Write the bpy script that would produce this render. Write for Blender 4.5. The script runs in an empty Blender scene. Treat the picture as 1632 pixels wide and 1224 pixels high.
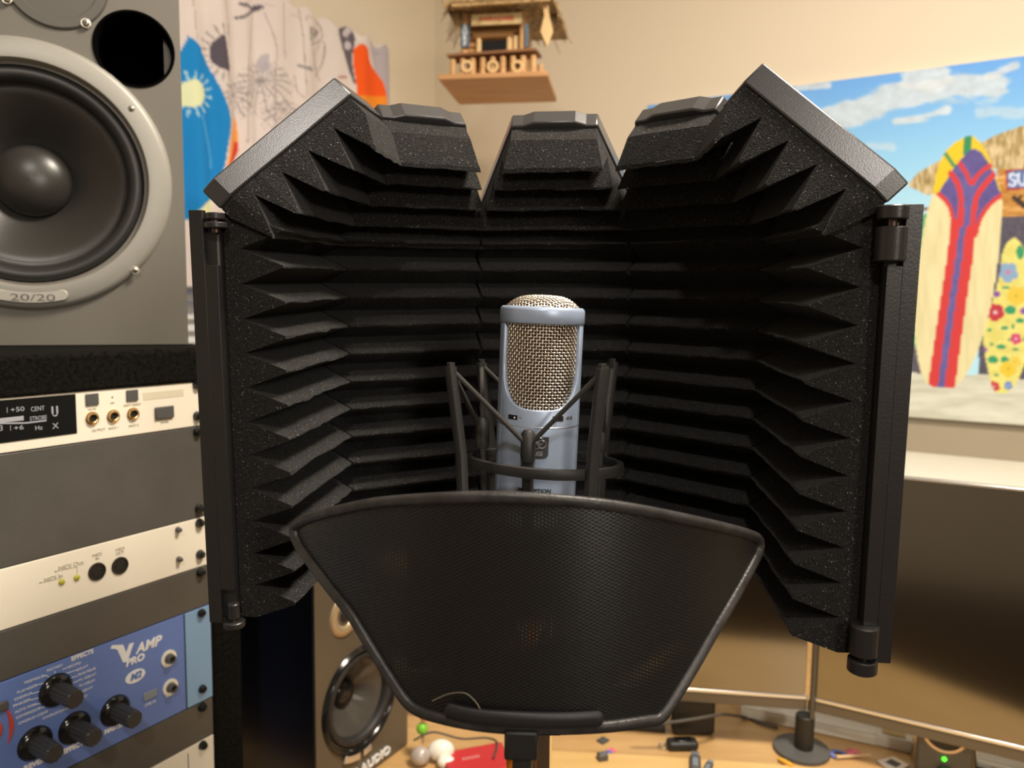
import bpy, bmesh, math, random
import numpy as np
from math import sin, cos, tan, pi, radians as R_
from mathutils import Vector as V, Matrix as M

# ------------------------------------------------------------------ camera, light, exposure
SC = bpy.context.scene
COL = SC.collection
random.seed(4)
FPX, PITCH, ROLL, CZ = 1233.0, R_(5.5), R_(0.7), 1.34
cam = bpy.data.cameras.new('camera')
cam.sensor_width = 36.0
cam.lens = FPX / 1632 * 36.0
cam.clip_start = 0.02
cam.dof.use_dof = True
cam.dof.focus_distance = 0.47
cam.dof.aperture_fstop = 8.5
camo = bpy.data.objects.new('camera', cam)
COL.objects.link(camo)
camo.matrix_world = M.Translation((0, 0, CZ)) @ M.Rotation(pi / 2 - PITCH, 4, 'X') @ M.Rotation(ROLL, 4, 'Z')
SC.camera = camo
SC.view_settings.view_transform = 'Standard'
SC.view_settings.look = 'None'
SC.view_settings.gamma = 1.0
SC.view_settings.exposure = 0.0
SC.view_settings.use_curve_mapping = False

wd = bpy.data.worlds.new('evening_sky')
SC.world = wd
wd.use_nodes = True
wd.node_tree.nodes['Background'].inputs[0].default_value = (0.25, 0.38, 0.75, 1)
wd.node_tree.nodes['Background'].inputs[1].default_value = 0.9


def area(name, loc, target, size, power, color, sizey=None):
    l = bpy.data.lights.new(name, 'AREA')
    l.energy = power
    l.color = color
    l.shape = 'RECTANGLE' if sizey else 'DISK'
    l.size = size
    if sizey:
        l.size_y = sizey
    o = bpy.data.objects.new(name, l)
    COL.objects.link(o)
    o.location = loc
    o.rotation_euler = (V(target) - V(loc)).to_track_quat('-Z', 'Y').to_euler()
    return o


WARM = (1.0, 0.89, 0.745)
area('ceiling_lamp', (0.52, 0.46, 2.42), (0.3, 0.65, 0), 0.34, 37, WARM)
area('ceiling_lamp', (-0.01, -0.83, 2.42), (-0.1, 0.3, 0), 0.13, 10, (1.0, 0.92, 0.84))
area('front_fill_light', (0.85, -1.15, 1.75), (-0.1, 0.5, 1.2), 0.30, 10, (1.0, 0.91, 0.79))  # added low fill from behind the camera; no lamp is modelled there


# ------------------------------------------------------------------ pixel <-> world helpers
def ray(px, py):
    x, y = (px - 816) / FPX, (py - 612) / FPX
    c, s = cos(ROLL), sin(ROLL)
    a, u = x * c + y * s, x * s - y * c
    return V((a, cos(PITCH) + u * sin(PITCH), -sin(PITCH) + u * cos(PITCH)))


EYE = V((0, 0, CZ))


def at(px, py, Y):
    d = ray(px, py)
    return EYE + d * (Y / d.y)


def atz(px, py, z):
    d = ray(px, py)
    return EYE + d * ((z - CZ) / d.z)


def onp(px, py, p0, n):
    d = ray(px, py)
    return EYE + d * ((V(p0) - EYE).dot(n) / d.dot(n))


def proj(P):
    P = np.asarray(P, float)
    x, y, z = P[:, 0], P[:, 1], P[:, 2] - CZ
    d = y * cos(PITCH) - z * sin(PITCH)
    u = y * sin(PITCH) + z * cos(PITCH)
    a, b = x / d * FPX, -u / d * FPX
    c, s = cos(ROLL), sin(ROLL)
    return 816 + a * c - b * s, 612 + a * s + b * c


# ------------------------------------------------------------------ materials
def srgb(r, g, b):
    f = lambda c: (c / 255 / 12.92) if c / 255 <= 0.04045 else ((c / 255 + 0.055) / 1.055) ** 2.4
    return (f(r), f(g), f(b))


def mat(name, color, rough=0.5, metal=0.0, bump=0.0, scale=300.0, var=0.0, vscale=8.0, spec=0.5, coat=0.0,
        emit=None, estr=0.0, sheen=0.0, speck=0.0, detail=2.0, stretch=None):
    m = bpy.data.materials.new(name)
    m.use_nodes = True
    nt = m.node_tree
    b = nt.nodes['Principled BSDF']
    b.inputs['Base Color'].default_value = (*color, 1)
    b.inputs['Roughness'].default_value = rough
    b.inputs['Metallic'].default_value = metal
    b.inputs['Specular IOR Level'].default_value = spec
    b.inputs['Coat Weight'].default_value = coat
    b.inputs['Coat Roughness'].default_value = 0.08
    b.inputs['Sheen Weight'].default_value = sheen
    b.inputs['Sheen Roughness'].default_value = 0.5
    if emit:
        b.inputs['Emission Color'].default_value = (*emit, 1)
        b.inputs['Emission Strength'].default_value = estr
    tc = nt.nodes.new('ShaderNodeTexCoord')
    src = tc.outputs['Object']
    if stretch:
        mp = nt.nodes.new('ShaderNodeMapping')
        mp.inputs['Scale'].default_value = stretch
        nt.links.new(src, mp.inputs['Vector'])
        src = mp.outputs['Vector']
    if var:
        n = nt.nodes.new('ShaderNodeTexNoise')
        n.inputs['Scale'].default_value = vscale
        n.inputs['Detail'].default_value = 5
        nt.links.new(src, n.inputs['Vector'])
        rp = nt.nodes.new('ShaderNodeValToRGB')
        rp.color_ramp.elements[0].position = 0.3
        rp.color_ramp.elements[1].position = 0.7
        rp.color_ramp.elements[0].color = (*[c * (1 - var) for c in color], 1)
        rp.color_ramp.elements[1].color = (*[min(1, c * (1 + var)) for c in color], 1)
        nt.links.new(n.outputs['Fac'], rp.inputs['Fac'])
        nt.links.new(rp.outputs['Color'], b.inputs['Base Color'])
    if speck:
        n = nt.nodes.new('ShaderNodeTexNoise')
        n.inputs['Scale'].default_value = 1100
        n.inputs['Detail'].default_value = 1
        nt.links.new(src, n.inputs['Vector'])
        rp = nt.nodes.new('ShaderNodeValToRGB')
        e = rp.color_ramp.elements
        e[0].position, e[0].color = 0.30, (*[c * 0.45 for c in color], 1)
        e[1].position, e[1].color = 0.62, (*[c * 1.7 for c in color], 1)
        k = e.new(0.70)
        k.color = (*[c * 2.2 for c in color], 1)
        k = e.new(0.765)
        k.color = (speck, speck * 0.97, speck * 0.95, 1)
        nt.links.new(n.outputs['Fac'], rp.inputs['Fac'])
        nt.links.new(rp.outputs['Color'], b.inputs['Base Color'])
    if bump:
        n = nt.nodes.new('ShaderNodeTexNoise')
        n.inputs['Scale'].default_value = scale
        n.inputs['Detail'].default_value = detail
        nt.links.new(src, n.inputs['Vector'])
        bp = nt.nodes.new('ShaderNodeBump')
        bp.inputs['Strength'].default_value = bump
        bp.inputs['Distance'].default_value = 0.001
        nt.links.new(n.outputs['Fac'], bp.inputs['Height'])
        nt.links.new(bp.outputs['Normal'], b.inputs['Normal'])
    return m


def mat_attr(name, rough=0.8, bump=0.1, scale=900.0, spec=0.3):
    """a printed surface: the print lives in the mesh's colour attribute"""
    m = mat(name, (0.5, 0.5, 0.5), rough, bump=bump, scale=scale, spec=spec)
    nt = m.node_tree
    a = nt.nodes.new('ShaderNodeVertexColor')
    a.layer_name = 'print'
    nt.links.new(a.outputs['Color'], nt.nodes['Principled BSDF'].inputs['Base Color'])
    return m


def mat_wood(name, c1, c2, rough=0.45, scale=(3, 40, 40), bump=0.05):
    m = mat(name, c1, rough)
    nt = m.node_tree
    b = nt.nodes['Principled BSDF']
    tc = nt.nodes.new('ShaderNodeTexCoord')
    mp = nt.nodes.new('ShaderNodeMapping')
    mp.inputs['Scale'].default_value = scale
    n = nt.nodes.new('ShaderNodeTexNoise')
    n.inputs['Scale'].default_value = 1.0
    n.inputs['Detail'].default_value = 6
    n.inputs['Distortion'].default_value = 0.6
    rp = nt.nodes.new('ShaderNodeValToRGB')
    rp.color_ramp.elements[0].position = 0.35
    rp.color_ramp.elements[1].position = 0.65
    rp.color_ramp.elements[0].color = (*c1, 1)
    rp.color_ramp.elements[1].color = (*c2, 1)
    nt.links.new(tc.outputs['Object'], mp.inputs['Vector'])
    nt.links.new(mp.outputs['Vector'], n.inputs['Vector'])
    nt.links.new(n.outputs['Fac'], rp.inputs['Fac'])
    nt.links.new(rp.outputs['Color'], b.inputs['Base Color'])
    if bump:
        bp = nt.nodes.new('ShaderNodeBump')
        bp.inputs['Strength'].default_value = bump
        bp.inputs['Distance'].default_value = 0.001
        nt.links.new(n.outputs['Fac'], bp.inputs['Height'])
        nt.links.new(bp.outputs['Normal'], b.inputs['Normal'])
    return m


MT = {}
MT['wall'] = mat('wall_paint', (0.74, 0.655, 0.52), 0.85, bump=0.15, scale=120)
MT['ceiling'] = mat('ceiling_paint', (0.80, 0.76, 0.68), 0.9, bump=0.2, scale=90)
MT['floor'] = mat_wood('floor_laminate', (0.055, 0.03, 0.016), (0.08, 0.045, 0.022), 0.5, (4, 30, 30))
MT['white_paint'] = mat('white_trim_paint', (0.82, 0.80, 0.74), 0.5, bump=0.05, scale=60)
MT['foam'] = mat('acoustic_foam', (0.0125, 0.0117, 0.0115), 0.95, bump=1.0, scale=1000, speck=0.30, spec=0.25, sheen=0.05)
MT['shell'] = mat('textured_black_plastic', (0.046, 0.045, 0.047), 0.27, bump=0.06, scale=1500, spec=0.6)
MT['shell2'] = mat('smooth_black_plastic', (0.020, 0.019, 0.019), 0.38, bump=0.1, scale=700)
MT['black'] = mat('matte_black_plastic', (0.014, 0.014, 0.014), 0.5, bump=0.1, scale=800)
MT['gloss_black'] = mat('gloss_black_plastic', (0.010, 0.010, 0.010), 0.15, bump=0.02, scale=300)
MT['void'] = mat('dark_recess', (0.003, 0.003, 0.003), 0.9, var=0.2)
MT['rubber'] = mat('black_rubber', (0.020, 0.019, 0.019), 0.55, bump=0.1, scale=400, var=0.25, vscale=60)
MT['rim'] = mat('worn_rubber_rim', (0.030, 0.028, 0.028), 0.42, bump=0.25, scale=500, var=0.45, vscale=90)
MT['mesh_black'] = mat('painted_black_mesh', (0.009, 0.009, 0.009), 0.38, bump=0.05, scale=900)
MT['chrome'] = mat('chrome', (0.75, 0.74, 0.72), 0.12, 1.0, var=0.03)
MT['silver'] = mat('silver_trim', (0.78, 0.79, 0.82), 0.28, 0.9, var=0.04)
MT['steel'] = mat('brushed_screw_steel', (0.62, 0.58, 0.50), 0.3, 1.0, var=0.1, vscale=300)
MT['brass'] = mat('gold_jack', (0.72, 0.50, 0.24), 0.28, 1.0, var=0.1, vscale=200)
MT['micblue'] = mat('blue_silver_lacquer', (0.37, 0.45, 0.60), 0.34, 0.25, bump=0.08, scale=2500, var=0.04, vscale=200)
MT['wire'] = mat('champagne_wire', (0.78, 0.71, 0.62), 0.26, 1.0, var=0.08, vscale=400)
MT['liner'] = mat('bronze_liner_mesh', (0.11, 0.075, 0.045), 0.5, 0.4, bump=0.8, scale=1800)
MT['mount'] = mat('graphite_plastic', (0.026, 0.025, 0.024), 0.48, bump=0.2, scale=1200)
MT['elastic'] = mat('elastic_cord_cloth', (0.040, 0.037, 0.033), 0.8, bump=0.8, scale=2200)
MT['white_print'] = mat('white_print', (0.80, 0.80, 0.80), 0.6, var=0.05)
MT['gray_print'] = mat('gray_print', (0.36, 0.37, 0.42), 0.6, var=0.05)
MT['dark_print'] = mat('dark_print', (0.10, 0.095, 0.085), 0.6, var=0.1)
MT['faint_print'] = mat('faint_print', (0.50, 0.46, 0.36), 0.6, var=0.08)
MT['cream_panel'] = mat('cream_anodised_panel', (0.84, 0.78, 0.65), 0.42, 0.0, bump=0.08, scale=900, var=0.03)
MT['dark_panel'] = mat('charcoal_rack_steel', (0.085, 0.080, 0.073), 0.34, 0.0, bump=0.2, scale=1100, var=0.06, vscale=40)
MT['blue_panel'] = mat('blue_painted_panel', (0.125, 0.205, 0.50), 0.42, 0.0, bump=0.08, scale=900, var=0.04)
MT['light_blue'] = mat('light_blue_rack_ear', (0.22, 0.38, 0.58), 0.4, 0.0, bump=0.08, scale=900, var=0.03)
MT['red'] = mat('red_print', (0.50, 0.06, 0.04), 0.5, var=0.1)
MT['carpet'] = mat('black_carpet_covering', (0.0062, 0.0056, 0.0045), 1.0, bump=1.0, scale=450, var=0.6, vscale=260, detail=4, spec=0.1)
MT['spk_gray'] = mat('gray_speaker_laminate', (0.150, 0.138, 0.115), 0.55, bump=0.12, scale=700, var=0.02, stretch=(6, 1, 1))
MT['spk_plate'] = mat('gray_tweeter_plate', (0.088, 0.083, 0.070), 0.5, bump=0.05, scale=700)
MT['ring'] = mat('silver_gray_ring', (0.31, 0.30, 0.27), 0.46, 0.15, bump=0.06, scale=1200)
MT['cone'] = mat('polypropylene_cone', (0.028, 0.026, 0.023), 0.36, bump=0.05, scale=300, spec=0.6)
MT['surround'] = mat('rubber_surround', (0.024, 0.023, 0.022), 0.42)
MT['badge'] = mat('brushed_badge', (0.46, 0.44, 0.39), 0.34, 0.6, bump=0.2, scale=500, stretch=(1, 1, 30))
MT['side_black'] = mat('black_vinyl_cabinet', (0.008, 0.012, 0.026), 0.30, bump=0.03, scale=300)  # navy tint stands in for a blue reflection on black vinyl
MT['baffle'] = mat('satin_brown_black_baffle', (0.115, 0.092, 0.064), 0.34, bump=0.08, scale=700)
MT['cream_ring'] = mat('cream_metal_ring', (0.52, 0.40, 0.25), 0.35, 0.4, var=0.05)
MT['rose_ring'] = mat('rose_silver_ring', (0.72, 0.56, 0.42), 0.32, 0.6, var=0.04)
MT['desk'] = mat_wood('oak_desk', (0.50, 0.30, 0.12), (0.58, 0.36, 0.15), 0.38, (6, 45, 45), 0.03)
MT['ledge'] = mat_wood('pale_pine_edge', (0.66, 0.42, 0.16), (0.72, 0.48, 0.20), 0.42, (6, 45, 45), 0.03)
MT['screen'] = mat('dark_display_glass', (0.26, 0.25, 0.235), 0.13, 1.0, var=0.02)
MT['thatch'] = mat('thatch_straw', (0.36, 0.24, 0.11), 0.9, bump=1.0, scale=160, var=0.6, vscale=120, stretch=(1, 1, 0.15))
MT['bird_wood'] = mat_wood('birdhouse_pine', (0.50, 0.27, 0.10), (0.64, 0.38, 0.16), 0.6, (6, 50, 50), 0.08)
MT['bird_base'] = mat_wood('birdhouse_base_plywood', (0.50, 0.255, 0.10), (0.58, 0.31, 0.14), 0.6, (8, 60, 60), 0.05)
MT['bird_pale'] = mat_wood('birdhouse_pale_cane', (0.66, 0.44, 0.20), (0.74, 0.52, 0.26), 0.6, (30, 30, 8), 0.08)
MT['bird_dark'] = mat_wood('birdhouse_dark_stain', (0.20, 0.09, 0.035), (0.30, 0.14, 0.05), 0.6, (6, 50, 50), 0.08)
MT['slate_blue'] = mat('slate_blue_paint', (0.10, 0.15, 0.21), 0.7, bump=0.2, scale=300, var=0.1)
MT['tan_sign'] = mat_wood('tan_sign_wood', (0.55, 0.40, 0.18), (0.60, 0.45, 0.21), 0.6, (8, 50, 50), 0.05)
MT['red_paint'] = mat('red_sign_paint', (0.62, 0.10, 0.05), 0.6, var=0.2, vscale=200)
MT['orange'] = mat('orange_cable_jacket', (0.85, 0.25, 0.02), 0.4, bump=0.05)
MT['gray_cable'] = mat('gray_cable_jacket', (0.07, 0.06, 0.05), 0.5, bump=0.05)
MT['white_cable'] = mat('white_cable_jacket', (0.70, 0.66, 0.58), 0.5, bump=0.05)
MT['red_vinyl'] = mat('red_vinyl', (0.55, 0.035, 0.04), 0.35, bump=0.1, scale=400)
MT['white_gloss'] = mat('cream_gloss', (0.88, 0.86, 0.76), 0.25, var=0.03, vscale=60)
MT['green'] = mat('green_bead', (0.20, 0.55, 0.04), 0.25, var=0.1)
MT['coral'] = mat('coral_bead', (0.70, 0.20, 0.10), 0.35, var=0.1)
MT['pink'] = mat('pink_card', (0.75, 0.14, 0.20), 0.4, var=0.3, vscale=200)
MT['blue_card'] = mat('blue_card', (0.14, 0.17, 0.45), 0.4, var=0.4, vscale=250)
MT['wood_stick'] = mat_wood('bare_wood_stick', (0.62, 0.42, 0.22), (0.70, 0.5, 0.28), 0.6, (60, 60, 10), 0.05)
MT['amber'] = mat('amber_plastic', (0.80, 0.42, 0.05), 0.3, var=0.1)
MT['led'] = mat('green_lamp', (0.02, 0.5, 0.02), 0.3, emit=(0.05, 1.0, 0.02), estr=5.0, var=0.01)
MT['led_off'] = mat('yellow_green_led', (0.42, 0.40, 0.04), 0.2, var=0.05)
MT['blind'] = mat('white_blind_slat', (0.80, 0.80, 0.78), 0.5, var=0.03)
MT['hair'] = mat('pale_hair', (0.45, 0.38, 0.30), 0.4, var=0.1)
MT['gray_btn'] = mat('gray_button', (0.085, 0.082, 0.078), 0.45, bump=0.1, scale=900)
MT['knob'] = mat('dark_gray_knob_rubber', (0.040, 0.039, 0.039), 0.42, bump=0.1, scale=900)
MT['gray_led'] = mat('translucent_gray_button', (0.22, 0.25, 0.30), 0.4, var=0.05)
MT['canvas_edge'] = mat('canvas_edge', (0.62, 0.60, 0.52), 0.8, bump=0.3, scale=700)
MT['print_canvas'] = mat_attr('painted_canvas', 0.75, 0.25, 900)
MT['print_cloth'] = mat_attr('printed_cotton', 0.9, 0.3, 1200)
gl = mat('window_glass', (1, 1, 1), 0.02, var=0.0)
gl.node_tree.nodes['Principled BSDF'].inputs['Transmission Weight'].default_value = 1.0
MT['glass'] = gl


# ------------------------------------------------------------------ mesh tools
class MB:
    def __init__(s):
        s.v, s.f = [], []

    def add(s, vs, fs):
        k = len(s.v)
        s.v += [tuple(v) for v in vs]
        s.f += [tuple(i + k for i in f) for f in fs]
        return s

    def hexa(s, p):
        """8 corners: bottom ring 0-3, top ring 4-7"""
        return s.add(p, [(3, 2, 1, 0), (4, 5, 6, 7), (0, 1, 5, 4), (1, 2, 6, 5), (2, 3, 7, 6), (3, 0, 4, 7)])

    def box(s, c, d, m=None):
        c, h = V(c), V(d) / 2
        p = [V((x * h.x, y * h.y, z * h.z)) for z in (-1, 1) for x, y in ((-1, -1), (1, -1), (1, 1), (-1, 1))]
        return s.hexa([c + (m @ q if m else q) for q in p])

    def obox(s, o, a, b, c):
        o, a, b, c = V(o), V(a), V(b), V(c)
        return s.hexa([o, o + a, o + a + b, o + b, o + c, o + a + c, o + a + b + c, o + b + c])

    def prism(s, poly, ext):
        n, e = len(poly), V(ext)
        vs = [V(p) for p in poly] + [V(p) + e for p in poly]
        fs = [tuple(range(n))[::-1], tuple(range(n, 2 * n))] + [(i, (i + 1) % n, n + (i + 1) % n, n + i) for i in range(n)]
        return s.add(vs, fs)

    def lathe(s, prof, n=32, o=(0, 0, 0), ax=(0, 0, 1), a0=0.0, a1=2 * pi, close_ends=False):
        ax = V(ax).normalized()
        t = V((1, 0, 0)) if abs(ax.x) < 0.9 else V((0, 1, 0))
        u = (t - ax * t.dot(ax)).normalized()
        w = ax.cross(u)
        o = V(o)
        full = abs(a1 - a0 - 2 * pi) < 1e-6
        k = n if full else n + 1
        vs = []
        for r, z in prof:
            for i in range(k):
                a = a0 + (a1 - a0) * i / n
                vs.append(o + ax * z + u * (r * cos(a)) + w * (r * sin(a)))
        fs = []
        for j in range(len(prof) - 1):
            for i in range(n):
                i2 = (i + 1) % k
                fs.append((j * k + i, j * k + i2, (j + 1) * k + i2, (j + 1) * k + i))
        if full and prof[0][0] > 1e-6 and close_ends:
            fs.append(tuple(range(k))[::-1])
        if full and prof[-1][0] > 1e-6 and close_ends:
            fs.append(tuple((len(prof) - 1) * k + i for i in range(k)))
        return s.add(vs, fs)

    def cyl(s, p0, p1, r0, r1=None, n=24, ch=0.0):
        p0, p1 = V(p0), V(p1)
        r1 = r0 if r1 is None else r1
        L = (p1 - p0).length
        pr = [(1e-7, 0), (r0 - ch, 0), (r0, ch), (r1, L - ch), (r1 - ch, L), (1e-7, L)] if ch else [(1e-7, 0), (r0, 0), (r1, L), (1e-7, L)]
        return s.lathe(pr, n, p0, p1 - p0)

    def tube(s, pts, r, n=8, closed=False, flat=None, up=None):
        """flat=(a,b): elliptical / rectangular-ish section half sizes along side and up"""
        pts = [V(p) for p in pts]
        k = len(pts)
        fr = None
        vs = []
        for i, p in enumerate(pts):
            if closed:
                t = pts[(i + 1) % k] - pts[i - 1]
            else:
                t = pts[min(i + 1, k - 1)] - pts[max(i - 1, 0)]
            t = t.normalized() if t.length > 1e-9 else V((0, 0, 1))
            if up is not None:
                uu = V(up)
            elif fr is None:
                uu = V((0, 0, 1)) if abs(t.z) < 0.9 else V((0, 1, 0))
            else:
                uu = fr
            uu = (uu - t * uu.dot(t))
            uu = uu.normalized() if uu.length > 1e-6 else V((1, 0, 0))
            fr = uu
            w = t.cross(uu)
            rr = r[i] if isinstance(r, (list, tuple)) else r
            for j in range(n):
                if flat:
                    a = 2 * pi * (j + 0.5) / n
                    q = 2.0 / (abs(cos(a)) ** 4 + abs(sin(a)) ** 4) ** 0.25 / 2.0
                    k_ = rr if isinstance(r, (list, tuple)) else 1.0
                    vs.append(p + w * (flat[0] * cos(a) * q) + uu * (flat[1] * sin(a) * q * k_))
                else:
                    a = 2 * pi * j / n
                    vs.append(p + w * (rr * cos(a)) + uu * (rr * sin(a)))
        fs = []
        for i in range(k if closed else k - 1):
            i2 = (i + 1) % k
            for j in range(n):
                j2 = (j + 1) % n
                fs.append((i * n + j, i * n + j2, i2 * n + j2, i2 * n + j))
        if not closed:
            fs.append(tuple(range(n))[::-1])
            fs.append(tuple((k - 1) * n + j for j in range(n)))
        return s.add(vs, fs)

    def ball(s, c, r, n=20, sc=(1, 1, 1)):
        c = V(c)
        m = n // 2
        vs, fs = [], []
        for i in range(m + 1):
            a = pi * i / m
            for j in range(n):
                b = 2 * pi * j / n
                vs.append(c + V((r * sc[0] * sin(a) * cos(b), r * sc[1] * sin(a) * sin(b), r * sc[2] * cos(a))))
        for i in range(m):
            for j in range(n):
                fs.append((i * n + j, (i + 1) * n + j, (i + 1) * n + (j + 1) % n, i * n + (j + 1) % n))
        return s.add(vs, fs)

    def build(s, name, m, parent=None, bevel=0.0, sharp=35, recalc=True, segs=2):
        me = bpy.data.meshes.new(name)
        me.from_pydata(s.v, [], s.f)
        if recalc:
            bm = bmesh.new()
            bm.from_mesh(me)
            bmesh.ops.remove_doubles(bm, verts=bm.verts, dist=2e-7)
            bmesh.ops.recalc_face_normals(bm, faces=bm.faces)
            bm.to_mesh(me)
            bm.free()
        me.polygons.foreach_set('use_smooth', [True] * len(me.polygons))
        me.set_sharp_from_angle(angle=R_(sharp))
        me.materials.append(m)
        o = bpy.data.objects.new(name, me)
        COL.objects.link(o)
        if parent is not None:
            o.parent = parent
        if bevel:
            b = o.modifiers.new('bevel', 'BEVEL')
            b.width = bevel
            b.segments = segs
            b.limit_method = 'ANGLE'
            b.angle_limit = R_(40)
            b.harden_normals = False
        return o


def spline(pts, n=8, closed=False):
    pts = [V(p) for p in pts]
    k = len(pts)
    out = []
    for i in range(k if closed else k - 1):
        if closed:
            a, b, c, d = pts[i - 1], pts[i], pts[(i + 1) % k], pts[(i + 2) % k]
        else:
            a, b, c, d = pts[max(i - 1, 0)], pts[i], pts[i + 1], pts[min(i + 2, k - 1)]
        for j in range(n):
            t = j / n
            out.append(0.5 * ((2 * b) + (c - a) * t + (2 * a - 5 * b + 4 * c - d) * t * t + (3 * b - a - 3 * c + d) * t ** 3))
    if not closed:
        out.append(pts[-1])
    return out


def holes(outer, inner, name, m, parent, thick, frame):
    """flat plate with holes: outer / inner 2-D loops in (x, z); frame maps (x, y, z) of the plate"""
    cu = bpy.data.curves.new(name, 'CURVE')
    cu.dimensions = '2D'
    cu.fill_mode = 'BOTH'
    cu.extrude = thick / 2
    for lp in [outer] + inner:
        sp = cu.splines.new('POLY')
        sp.points.add(len(lp) - 1)
        for p, q in zip(sp.points, lp):
            p.co = (q[0], q[1], 0, 1)
        sp.use_cyclic_u = True
    me = mesh_of(cu)
    for v in me.vertices:
        x, y, z = v.co
        v.co = (x, thick / 2 - z, y)
    me.flip_normals()
    me.materials.append(m)
    me.name = name
    me.polygons.foreach_set('use_smooth', [True] * len(me.polygons))
    me.set_sharp_from_angle(angle=R_(35))
    o = bpy.data.objects.new(name, me)
    COL.objects.link(o)
    o.parent = parent
    return o


def mesh_of(cu):
    t = bpy.data.objects.new('tmp', cu)
    COL.objects.link(t)
    dg = bpy.context.evaluated_depsgraph_get()
    dg.update()
    me = bpy.data.meshes.new_from_object(t.evaluated_get(dg))
    bpy.data.objects.remove(t)
    bpy.data.curves.remove(cu)
    me.materials.clear()
    return me


def text(name, s, size, pos, m, parent, thick=0.0004, width=None, bold=0.0, shear=0.0, align='CENTER', bend=None, rows=None, space=1.0):
    """lettering in the X/Z plane of the parent's frame, facing -Y"""
    cu = bpy.data.curves.new(name, 'FONT')
    cu.body = s
    cu.size = size
    cu.align_x = align
    cu.align_y = 'CENTER'
    cu.extrude = thick
    cu.resolution_u = 3
    cu.offset = bold
    cu.shear = shear
    cu.space_character = space
    me = mesh_of(cu)
    xs = [v.co.x for v in me.vertices]
    kx = 1.0
    if width and xs:
        kx = width / max(1e-6, max(xs) - min(xs))
    for v in me.vertices:
        x, y, z = v.co.x * kx, v.co.y, v.co.z
        if bend:
            a = x / bend
            v.co = (pos[0] + (bend + z) * sin(a), pos[1] - (bend + z) * cos(a), pos[2] + y)
        else:
            v.co = (pos[0] + x, pos[1] - z, pos[2] + y)
    me.materials.append(m)
    me.name = name
    o = bpy.data.objects.new(name, me)
    COL.objects.link(o)
    o.parent = parent
    return o


def tag(o, label, cat, group=None, kind=None):
    if label:
        o['label'] = label
        o['category'] = cat
    if group:
        o['group'] = group
    if kind:
        o['kind'] = kind
    return o


def thing(name, label, cat, mtx=None, group=None):
    o = bpy.data.objects.new(name, None)
    o.empty_display_size = 0.02
    COL.objects.link(o)
    if mtx is not None:
        o.matrix_world = mtx
    o.rotation_mode = 'XYZ'
    return tag(o, label, cat, group)


def frame(o, x, y, z):
    x, y, z = V(x), V(y), V(z)
    return M(((x.x, y.x, z.x, o[0]), (x.y, y.y, z.y, o[1]), (x.z, y.z, z.z, o[2]), (0, 0, 0, 1)))


class Plane:
    """a thing's own frame whose X/Z plane is its front (facing -Y); px() finds where a front feature sits on it"""

    def __init__(s, mtx):
        s.m, s.i = mtx, mtx.inverted()
        s.o = mtx.translation
        s.n = mtx.to_3x3() @ V((0, 1, 0))

    def px(s, x, y, d=0.0):
        p = s.i @ onp(x, y, s.o + s.n * d, s.n)
        return V((p.x, d, p.z))


# ------------------------------------------------------------------ the room
TH = R_(31)
UL = V((sin(TH), cos(TH), 0))            # along the left wall, away from the camera
UR = V((cos(TH), -sin(TH), 0))           # along the right wall, towards the camera; also the left wall's inner normal
CORNER = V((-0.224, 2.22, 0))
HT = 2.45


def wallbox(mb, p, a, la, n, z0, z1, t=0.1):
    mb.obox(V(p) + V((0, 0, z0)), a * la, n * t, V((0, 0, z1 - z0)))


# left wall with the window opening
w0, w1, wz0, wz1 = 0.30, 1.25, 0.95, 1.90
mb = MB()
wallbox(mb, CORNER, -UL, w0, -UR, 0, HT)
wallbox(mb, CORNER - UL * w1, -UL, 4.0 - w1, -UR, 0, HT)
wallbox(mb, CORNER - UL * w0, -UL, w1 - w0, -UR, 0, wz0)
wallbox(mb, CORNER - UL * w0, -UL, w1 - w0, -UR, wz1, HT)
tag(mb.build('wall_left', MT['wall']), None, None, kind='structure')
mb = MB()
wallbox(mb, CORNER - UR * 0.1, UR, 4.1, UL, 0, HT)
tag(mb.build('wall_back', MT['wall']), None, None, kind='structure')
mb = MB()
wallbox(mb, CORNER - UL * 4.0 - UR * 0.1, UR, 4.2, -UL, 0, HT)
tag(mb.build('wall_front', MT['wall']), None, None, kind='structure')
mb = MB()
wallbox(mb, CORNER + UR * 4.0 + UL * 0.1, -UL, 4.2, UR, 0, HT)
tag(mb.build('wall_right', MT['wall']), None, None, kind='structure')
mb = MB()
mb.obox(CORNER + UL * 0.1 - UR * 0.1 + V((0, 0, -0.1)), UR * 4.2, -UL * 4.2, V((0, 0, 0.1)))
tag(mb.build('floor', MT['floor']), None, None, kind='structure')
mb = MB()
mb.obox(CORNER + UL * 0.1 - UR * 0.1 + V((0, 0, HT)), UR * 4.2, -UL * 4.2, V((0, 0, 0.1)))
tag(mb.build('ceiling', MT['ceiling']), None, None, kind='structure')
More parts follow.
